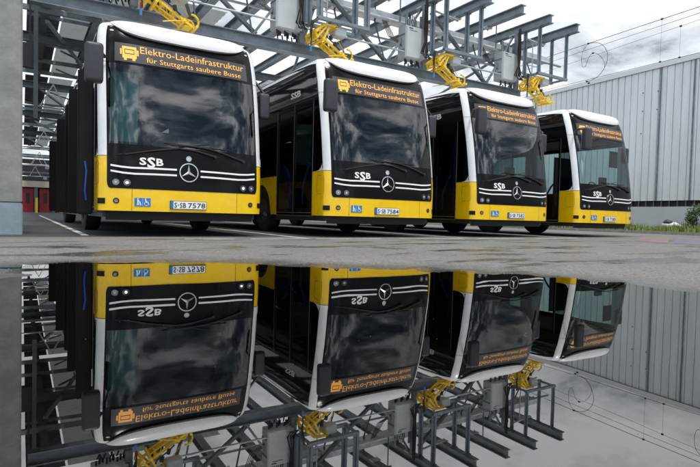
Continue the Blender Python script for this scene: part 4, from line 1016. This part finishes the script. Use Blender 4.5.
    for v in (3.0, 3.9, 4.7, 5.5, 8.4, 9.2, 10.0, 10.8):
        for sg in (-1, 1):
            bm = bmesh.new(); box2(bm, (sg * .35, v, .80), (sg * 1.12, v + .42, .90)); box2(bm, (sg * .35, v + .38, .90), (sg * 1.12, v + .46, 1.5)); bmesh.ops.bevel(bm, geom=list(bm.edges), offset=.03, segments=2, affect='EDGES'); from_bm('passenger_seat', bm, M['seat'], b, True)
    bm = bmesh.new()
    for x, y in ((-.3, 2.4), (.3, 2.4), (-.3, 4.6), (.3, 4.6), (-.3, 7.4), (.3, 7.4)): tube(bm, [(x, y, .46), (x, y, 2.66)], .017, 8)
    from_bm('grab_pole', bm, M['blue_grip'], b, True)
    # curved blue handles inside the door leaves
    for v0_, d in ((.86, 1), (2.0, -1)):
        bm = bmesh.new(); x = -1.225; z_ = .0
        tube(bm, [(x, v0_, 1.40 + z_), (x + .02, v0_ + d * .08, 1.34), (x + .02, v0_ + d * .22, 1.12), (x + .01, v0_ + d * .28, .98), (x, v0_ + d * .27, .62)], .022, 8); from_bm('door_handle', bm, M['blue_grip'], b, True)
    # driver screen: teal tinted sliding pane behind the windscreen on the door side
    bm = bmesh.new(); box2(bm, (-1.08, 1.9, 1.45), (-.62, 1.915, 2.5)); from_bm('tinted_screen', bm, M['teal'], b)
    bm = bmesh.new(); box2(bm, (.60, .42, 1.95), (.98, .45, 2.40)); 
    bmesh.ops.bevel(bm, geom=list(bm.edges), offset=.01, segments=1, affect='EDGES'); from_bm('sun_visor', bm, M['plastic'], b)
    bm = bmesh.new(); box2(bm, (-.12, .22, 1.41), (.16, .28, 1.62)); from_bm('card_holder', bm, M['plastic'], b)
    return b
bus = make_bus()
plates = ['7578', '7584', '7582', '7580']
blab = ['yellow and white city bus nearest the concrete pillar, largest and first from the left',
        'yellow and white city bus second from the left, plate ending 84',
        'yellow and white city bus third from the left, smaller than the second',
        'yellow and white city bus farthest right, smallest of the row, in front of the warehouse']
HD = [-.17, -.2, 0, .4]
buses = [bus] + [copy_tree(bus) for _ in range(3)]
for i, (bx, by) in enumerate(BX):
    q = buses[i]
    q.location = (bx, by, 0 if i < 3 else -.02); q.rotation_euler = (0, 0, R(HD[i])); q['label'] = blab[i]
    pl_ = [c for c in q.children if c.name.startswith('number_plate')][0]
    text_on('plate_text', 'S', -.222, -.180, .470, .078, .0225, M['plastic'], pl_, bold=.01)
    disc_on('plate_seal', -.160, .512, .011, .0225, M['decal_blue'], pl_, n=10, thick=.001)
    text_on('plate_text', 'SB', -.138, -.042, .470, .078, .0225, M['plastic'], pl_, bold=.01)
    text_on('plate_text', plates[i], -.010, .262, .470, .078, .0225, M['plastic'], pl_, bold=.01)
# daytime lights lit on the first bus only
q = bus
for c in [c for c in q.children if c.name.startswith('headlight')]:
    for g in c.children:
        xs_ = [v.co.x for v in g.data.vertices]
        if g.name.startswith('headlight_bulb') and abs(sum(xs_) / len(xs_)) < .98:
            g.data = g.data.copy(); g.data.materials.clear(); g.data.materials.append(M['lamp_on'])
# folded door leaves standing proud of the side
for v, z1, x_ in ((.66, 2.56, 1.52), (2.26, 2.56, 1.54), (3.9, 2.56, 1.50), (5.95, 2.55, 1.56), (10.3, 2.5, 1.56)):
    bm = bmesh.new(); box2(bm, (-x_, v, .33), (-1.30, v + .05, z1)); bmesh.ops.bevel(bm, geom=list(bm.edges), offset=.02, segments=2, affect='EDGES')
    dl_ = from_bm('open_door_leaf', bm, M['lamp_dark'], q)
    if v > 1: continue
    bm = bmesh.new(); tube(bm, [(-1.40, v - .03, .55), (-1.42, v - .05, .7), (-1.40, v - .05, 1.0), (-1.42, v - .03, 1.15)], .014, 7); from_bm('door_handle', bm, M['blue_grip'], dl_, True)

bm = bmesh.new(); box2(bm, (-1.07, .62, 1.50), (-.66, .64, 2.60)); from_bm('teal_reflection_panel', bm, mat('teal_reflection', (.24, .52, .50), .5), bus)  # added panel, stands in for a bright teal reflection in the first windscreen
